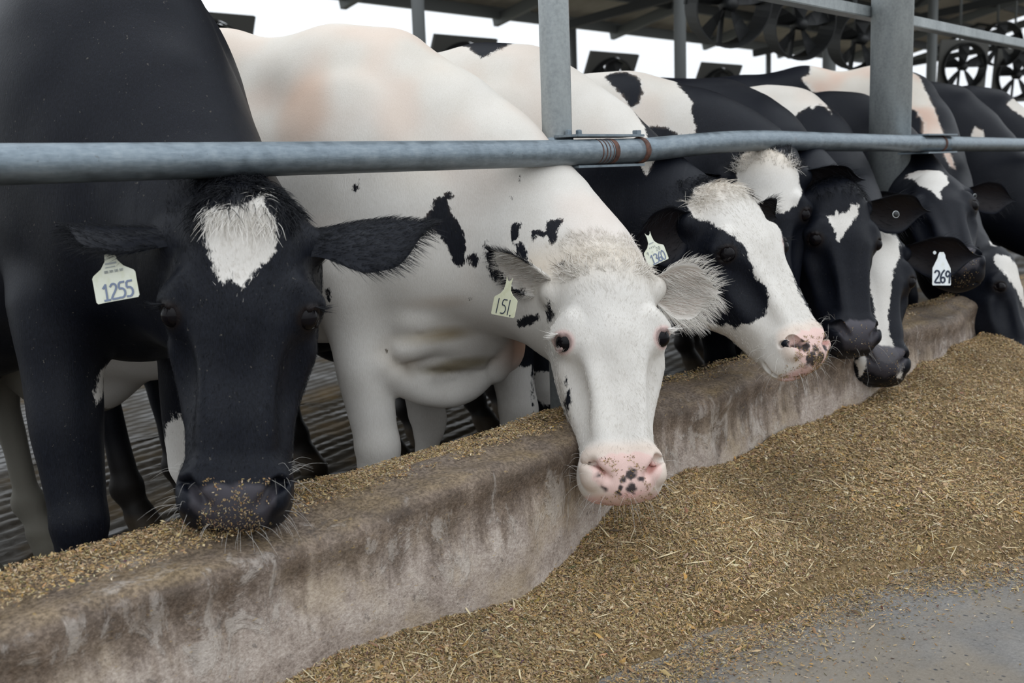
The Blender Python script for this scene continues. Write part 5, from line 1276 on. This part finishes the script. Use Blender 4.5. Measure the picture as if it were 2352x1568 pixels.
PATCH = {
  'c1': [
    ('patch', 'w', [(-0.094, -0.471, 1.076), (-0.085, -0.494, 1.083), (-0.078, -0.518, 1.079), (-0.061, -0.529, 1.083), (-0.034, -0.53, 1.093), (-0.015, -0.525, 1.095), (-0.028, -0.544, 1.082), (-0.025, -0.561, 1.057), (-0.031, -0.573, 1.025), (-0.048, -0.575, 0.999), (-0.075, -0.568, 0.98), (-0.09, -0.563, 0.967), (-0.102, -0.562, 0.949), (-0.105, -0.554, 0.961), (-0.11, -0.545, 0.967), (-0.118, -0.538, 0.962), (-0.12, -0.526, 0.976), (-0.12, -0.513, 1.003), (-0.116, -0.495, 1.034)], (-0.616, -0.786, 0.055), 0.12),
    ('patch', 'w', [(-0.053, -0.047, 0.767), (-0.029, -0.028, 0.772), (-0.047, -0.069, 0.773), (-0.059, -0.067, 0.749), (-0.078, -0.067, 0.705), (-0.089, -0.068, 0.725), (-0.074, -0.061, 0.738)], (-0.5, -0.849, 0.171), 0.25),
  ],
  'c2': [
    ('patch', 'b', [(-0.167, -0.2, 1.063), (-0.142, -0.229, 1.084), (-0.141, -0.236, 1.071), (-0.151, -0.226, 1.057), (-0.152, -0.23, 1.032), (-0.144, -0.247, 1.012), (-0.139, -0.258, 0.977), (-0.137, -0.256, 0.922), (-0.138, -0.251, 0.908), (-0.149, -0.229, 0.916), (-0.153, -0.226, 0.934), (-0.159, -0.219, 0.964), (-0.168, -0.208, 0.985), (-0.173, -0.2, 0.995), (-0.188, -0.175, 1.014), (-0.179, -0.188, 1.035)], (-0.927, -0.373, 0.051), 0.3),
    ('patch', 'b', [(-0.136, -0.264, 0.942), (-0.133, -0.277, 0.947), (-0.132, -0.284, 0.932), (-0.13, -0.28, 0.91), (-0.133, -0.265, 0.91)], (-0.933, -0.35, 0.08), 0.3),
    ('patch', 'b', [(-0.13, -0.3, 0.969), (-0.129, -0.308, 0.971), (-0.13, -0.314, 0.946), (-0.13, -0.328, 0.931), (-0.129, -0.334, 0.896), (-0.125, -0.324, 0.871), (-0.125, -0.312, 0.881), (-0.13, -0.304, 0.921)], (-0.939, -0.335, 0.082), 0.3),
    ('patch', 'b', [(-0.213, -0.023, 1.108), (-0.211, -0.035, 1.122), (-0.211, -0.036, 1.108), (-0.213, -0.027, 1.089), (-0.214, -0.02, 1.091)], (-0.893, -0.45, 0.007), 0.3),
    ('patch', 'b', [(-0.122, -0.366, 1.004), (-0.121, -0.387, 1.006), (-0.127, -0.381, 0.974), (-0.129, -0.365, 0.965), (-0.126, -0.362, 0.984)], (-0.948, -0.313, 0.056), 0.3),
    ('patch', 'b', [(-0.129, -0.378, 0.96), (-0.128, -0.388, 0.968), (-0.135, -0.404, 0.941), (-0.14, -0.403, 0.912), (-0.136, -0.386, 0.908), (-0.132, -0.375, 0.931)], (-0.948, -0.307, 0.078), 0.3),
    ('patch', 'b', [(-0.13, -0.351, 0.941), (-0.131, -0.365, 0.943), (-0.132, -0.368, 0.921), (-0.131, -0.352, 0.921)], (-0.945, -0.319, 0.08), 0.3),
    ('patch', 'b', [(-0.114, -0.445, 1.007), (-0.105, -0.467, 1.013), (-0.104, -0.479, 1.01), (-0.121, -0.471, 0.987), (-0.133, -0.472, 0.964), (-0.135, -0.462, 0.959), (-0.129, -0.447, 0.974), (-0.131, -0.441, 0.969), (-0.127, -0.427, 0.979), (-0.13, -0.414, 0.966), (-0.124, -0.409, 0.988), (-0.124, -0.423, 0.988), (-0.123, -0.441, 0.988)], (-0.957, -0.285, 0.058), 0.3),
    ('patch', 'b', [(-0.086, -0.373, 1.107), (-0.081, -0.378, 1.112), (-0.085, -0.381, 1.102), (-0.09, -0.376, 1.095)], (-0.952, -0.307, 0.007), 0.3),
    ('patch', 'b', [(-0.08, -0.385, 1.109), (-0.075, -0.392, 1.112), (-0.081, -0.389, 1.104)], (-0.953, -0.302, 0.005), 0.3),
    ('patch', 'b', [(-0.105, -0.362, 1.066), (-0.103, -0.368, 1.069), (-0.107, -0.37, 1.057), (-0.109, -0.364, 1.053)], (-0.949, -0.314, 0.025), 0.3),
    ('patch', 'b', [(-0.222, 0.061, 0.868), (-0.224, 0.048, 0.87), (-0.22, 0.049, 0.841), (-0.216, 0.062, 0.835), (-0.218, 0.066, 0.851)], (-0.873, -0.476, 0.109), 0.3),
    ('patch', 'b', [(-0.12, -0.249, 0.837), (-0.119, -0.257, 0.84), (-0.114, -0.257, 0.829), (-0.115, -0.249, 0.827)], (-0.928, -0.355, 0.118), 0.3),
    ('patch', 'b', [(-0.168, -0.055, 0.724), (-0.166, -0.06, 0.727), (-0.167, -0.059, 0.713), (-0.168, -0.055, 0.714)], (-0.89, -0.427, 0.162), 0.3),
    ('patch', 'b', [(-0.117, -0.37, 0.785), (-0.13, -0.391, 0.794), (-0.156, -0.43, 0.806), (-0.154, -0.432, 0.788), (-0.132, -0.401, 0.777), (-0.12, -0.387, 0.769), (-0.109, -0.369, 0.769)], (-0.943, -0.302, 0.142), 0.3),
    ('patch', 'b', [(-0.187, -0.458, 0.83), (-0.2, -0.471, 0.841), (-0.194, -0.478, 0.812), (-0.189, -0.472, 0.792), (-0.175, -0.458, 0.787)], (-0.95, -0.282, 0.134), 0.15),
    ('patch', 'b', [(-0.229, -0.504, 0.621), (-0.262, -0.522, 0.648), (-0.263, -0.531, 0.663), (-0.27, -0.531, 0.626), (-0.247, -0.519, 0.597), (-0.226, -0.507, 0.601)], (-0.939, -0.263, 0.219), 0.15),
    ('patch', 'b', [(-0.259, -0.518, 0.688), (-0.26, -0.523, 0.692), (-0.261, -0.524, 0.671), (-0.26, -0.519, 0.666)], (-0.944, -0.265, 0.197), 0.15),
    ('patch', 'b', [(-0.158, -0.479, 0.915), (-0.157, -0.494, 0.923), (-0.172, -0.505, 0.912), (-0.167, -0.492, 0.908)], (-0.959, -0.27, 0.089), 0.15),
  ],
  'c3': [
    ('patch', 'w', [(-0.139, -0.484, 1.022), (-0.095, -0.497, 1.064), (-0.182, -0.556, 1.091), (-0.174, -0.619, 1.089), (-0.173, -0.64, 1.051), (-0.168, -0.713, 1.007), (-0.167, -0.734, 0.985), (-0.171, -0.747, 0.921), (-0.144, -0.746, 0.832), (-0.173, -0.777, 0.77), (-0.193, -0.835, 0.698), (-0.201, -0.852, 0.646), (-0.213, -0.832, 0.588), (-0.219, -0.75, 0.575), (-0.244, -0.689, 0.617), (-0.216, -0.612, 0.654), (-0.217, -0.515, 0.724), (-0.134, -0.492, 0.74), (-0.18, -0.554, 0.719), (-0.19, -0.572, 0.718), (-0.201, -0.584, 0.728), (-0.208, -0.611, 0.712), (-0.222, -0.624, 0.73), (-0.232, -0.651, 0.736), (-0.23, -0.679, 0.755), (-0.232, -0.692, 0.788), (-0.226, -0.685, 0.814), (-0.213, -0.66, 0.834), (-0.213, -0.652, 0.872), (-0.204, -0.632, 0.914), (-0.206, -0.611, 0.936), (-0.21, -0.58, 0.953), (-0.184, -0.561, 0.968), (-0.175, -0.544, 0.978), (-0.172, -0.521, 0.984), (-0.174, -0.505, 0.99)], (-0.989, -0.1, 0.105), 0.2),
    ('patch', 'b', [(-0.176, -0.5, 0.99), (-0.176, -0.511, 0.979), (-0.18, -0.555, 0.973), (-0.205, -0.58, 0.958), (-0.203, -0.611, 0.941), (-0.203, -0.634, 0.914), (-0.213, -0.654, 0.866), (-0.216, -0.663, 0.84), (-0.225, -0.687, 0.819), (-0.233, -0.694, 0.788), (-0.233, -0.683, 0.75), (-0.233, -0.654, 0.732), (-0.222, -0.626, 0.727), (-0.206, -0.611, 0.707), (-0.201, -0.587, 0.726), (-0.186, -0.571, 0.713), (-0.164, -0.519, 0.739), (-0.237, -0.475, 0.777), (-0.162, -0.459, 0.924)], (-0.987, -0.117, 0.107), 0.14),
    ('patch', 'w', [(-0.034, 0.022, 1.461), (-0.159, -0.062, 1.47), (-0.14, -0.127, 1.467), (-0.103, -0.238, 1.408), (-0.077, -0.317, 1.317), (0.013, -0.344, 1.229), (-0.037, -0.368, 1.181), (-0.065, -0.387, 1.14), (-0.103, -0.371, 1.096), (-0.094, -0.358, 1.119), (-0.076, -0.315, 1.183), (-0.142, -0.167, 1.188), (-0.195, -0.04, 1.193), (-0.196, 0.106, 1.199), (-0.083, 0.351, 1.367), (-0.236, 0.151, 1.466), (-0.043, 0.133, 1.464), (-0.089, 0.079, 1.425)], (-0.96, -0.274, -0.063), 0.6),
    ('patch', 'w', [(-0.184, 0.064, 0.586), (-0.147, -0.052, 0.594), (-0.168, -0.057, 0.452), (-0.222, 0.055, 0.411)], (-0.924, -0.317, 0.212), 0.2),
    ('patch', 'w', [(-0.13, -0.053, 0.578), (0.117, -0.043, 0.53), (-0.14, -0.114, 0.448), (-0.164, -0.059, 0.451)], (-0.935, -0.285, 0.21), 0.2),
  ],
  'c4': [
    ('patch', 'w', [(-0.165, 0.093, 1.498), (-0.131, -0.048, 1.485), (-0.103, -0.162, 1.435), (-0.005, -0.184, 1.363), (-0.039, -0.232, 1.312), (-0.061, -0.227, 1.278), (-0.067, -0.242, 1.251), (-0.079, -0.246, 1.212), (-0.094, -0.197, 1.213), (-0.099, -0.165, 1.234), (-0.105, -0.146, 1.242), (-0.121, -0.109, 1.243), (-0.147, -0.087, 1.217), (-0.155, 0.144, 1.227), (-0.08, 0.307, 1.318)], (-0.98, -0.191, -0.055), 0.6),
    ('patch', 'b', [(-0.051, 0.043, 1.402), (-0.02, 0.033, 1.417), (-0.002, -0.019, 1.419), (-0.03, -0.066, 1.394), (-0.08, -0.086, 1.344), (-0.107, -0.073, 1.311), (-0.12, -0.056, 1.298), (-0.104, -0.026, 1.339)], (-0.975, -0.208, -0.073), 0.4),
    ('patch', 'w', [(-0.13, -0.372, 1.096), (-0.101, -0.388, 1.147), (-0.09, -0.444, 1.17), (-0.106, -0.509, 1.142), (-0.101, -0.546, 1.096), (-0.115, -0.563, 1.032), (-0.164, -0.551, 0.996), (-0.187, -0.515, 0.973), (-0.19, -0.391, 0.988)], (-0.997, -0.08, 0.015), 0.15),
  ],
  'c5': [
    ('patch', 'w', [(-0.588, -0.377, 0.959), (-0.584, -0.399, 0.961), (-0.579, -0.404, 0.973), (-0.581, -0.412, 0.963), (-0.566, -0.439, 0.974), (-0.559, -0.445, 0.983), (-0.554, -0.445, 0.995), (-0.542, -0.465, 0.986), (-0.549, -0.466, 0.963), (-0.588, -0.44, 0.927), (-0.606, -0.423, 0.897), (-0.613, -0.413, 0.885), (-0.611, -0.405, 0.897), (-0.604, -0.398, 0.922)], (-0.998, -0.016, 0.053), 0.12),
  ],
  'c6': [
    ('patch', 'w', [(-0.206, 0.285, 1.523), (-0.179, 0.031, 1.509), (-0.165, -0.087, 1.415), (-0.118, -0.125, 1.32), (-0.176, -0.146, 1.285), (-0.133, -0.118, 1.32), (-0.136, -0.094, 1.329), (-0.176, -0.073, 1.313), (-0.161, -0.056, 1.325), (-0.198, -0.003, 1.283), (-0.205, 0.028, 1.253), (-0.206, 0.051, 1.222), (-0.16, 0.079, 1.289), (-0.083, 0.135, 1.377), (-0.186, 0.19, 1.423)], (-0.997, -0.063, -0.054), 0.6),
    ('patch', 'w', [(-0.793, -0.27, 0.906), (-0.804, -0.312, 0.895), (-0.779, -0.356, 0.879), (-0.772, -0.374, 0.851), (-0.81, -0.371, 0.813), (-0.865, -0.352, 0.77), (-0.899, -0.345, 0.699), (-0.933, -0.338, 0.649), (-0.987, -0.345, 0.577), (-1.009, -0.369, 0.541), (-1.005, -0.383, 0.514), (-0.995, -0.378, 0.458), (-1.01, -0.365, 0.461), (-1.012, -0.365, 0.508), (-1.042, -0.276, 0.525), (-1.039, -0.271, 0.491), (-1.024, -0.259, 0.467), (-1.034, -0.245, 0.516), (-1.03, -0.288, 0.556), (-0.997, -0.3, 0.591), (-0.934, -0.297, 0.676), (-0.907, -0.281, 0.741), (-0.871, -0.28, 0.805), (-0.844, -0.297, 0.843)], (-0.991, 0.019, 0.136), 0.14),
  ],
  'c7': [
    ('patch', 'w', [(-0.445, -0.191, 1.044), (-0.423, -0.218, 1.07), (-0.401, -0.274, 1.084), (-0.612, -0.3, 1.075), (-0.605, -0.331, 1.047), (-0.634, -0.335, 1.024), (-0.676, -0.306, 0.994), (-0.711, -0.307, 0.967), (-0.694, -0.291, 0.98), (-0.658, -0.27, 1.003), (-0.619, -0.234, 1.019), (-0.492, -0.221, 1.037)], (-0.998, 0.056, 0.022), 0.14),
  ],
  'c8': [
    ('patch', 'w', [(-0.267, 0.446, 1.607), (-0.262, 0.305, 1.617), (-0.259, 0.13, 1.587), (-0.073, -0.044, 1.486), (-0.251, -0.112, 1.31), (-0.345, -0.154, 1.174), (-0.449, -0.184, 1.062), (-0.446, -0.158, 1.081), (-0.363, -0.126, 1.175), (-0.349, -0.056, 1.197), (-0.284, -0.061, 1.273), (-0.246, -0.022, 1.333), (-0.154, 0.161, 1.327), (-0.108, 0.277, 1.385), (-0.081, 0.375, 1.437), (-0.087, 0.424, 1.444), (-0.074, 0.475, 1.508), (-0.057, 0.436, 1.526)], (-0.999, 0.015, -0.048), 0.7),
    ('patch', 'w', [(-0.844, -0.298, 0.725), (-0.826, -0.315, 0.737), (-0.809, -0.364, 0.721), (-0.861, -0.398, 0.674), (-0.872, -0.426, 0.608), (-0.886, -0.44, 0.508), (-0.858, -0.415, 0.529), (-0.887, -0.383, 0.601), (-0.893, -0.333, 0.669), (-0.861, -0.305, 0.701)], (-0.987, 0.124, 0.105), 0.14),
    ('patch', 'w', [(-0.715, -0.297, 0.775), (-0.746, -0.314, 0.789), (-0.755, -0.384, 0.782), (-0.76, -0.43, 0.793), (-0.762, -0.431, 0.759), (-0.754, -0.369, 0.765), (-0.776, -0.296, 0.762)], (-0.99, 0.12, 0.075), 0.3),
  ],
  'c9': [
    ('patch', 'w', [(-0.134, 0.069, 1.375), (-0.155, 0.02, 1.346), (-0.147, 0.03, 1.36)], (-0.997, 0.066, -0.042), 0.4),
    ('patch', 'w', [(-0.18, -0.081, 1.208), (-0.16, -0.097, 1.26), (-0.148, -0.138, 1.238), (-0.16, -0.146, 1.185), (-0.185, -0.077, 1.187)], (-0.996, 0.093, -0.017), 0.4),
  ],
  'c10': [
    ('patch', 'w', [(-0.107, -0.058, 1.383), (-0.114, -0.143, 1.457), (-0.125, -0.244, 1.394), (-0.121, -0.25, 1.259), (-0.102, -0.15, 1.31)], (-0.991, 0.132, -0.038), 0.6),
  ],
}
for c in COWS: c['coat'] = list(c.get('coat', [])) + PATCH.get(c['key'], [])

for c in COWS: build_cow(c)
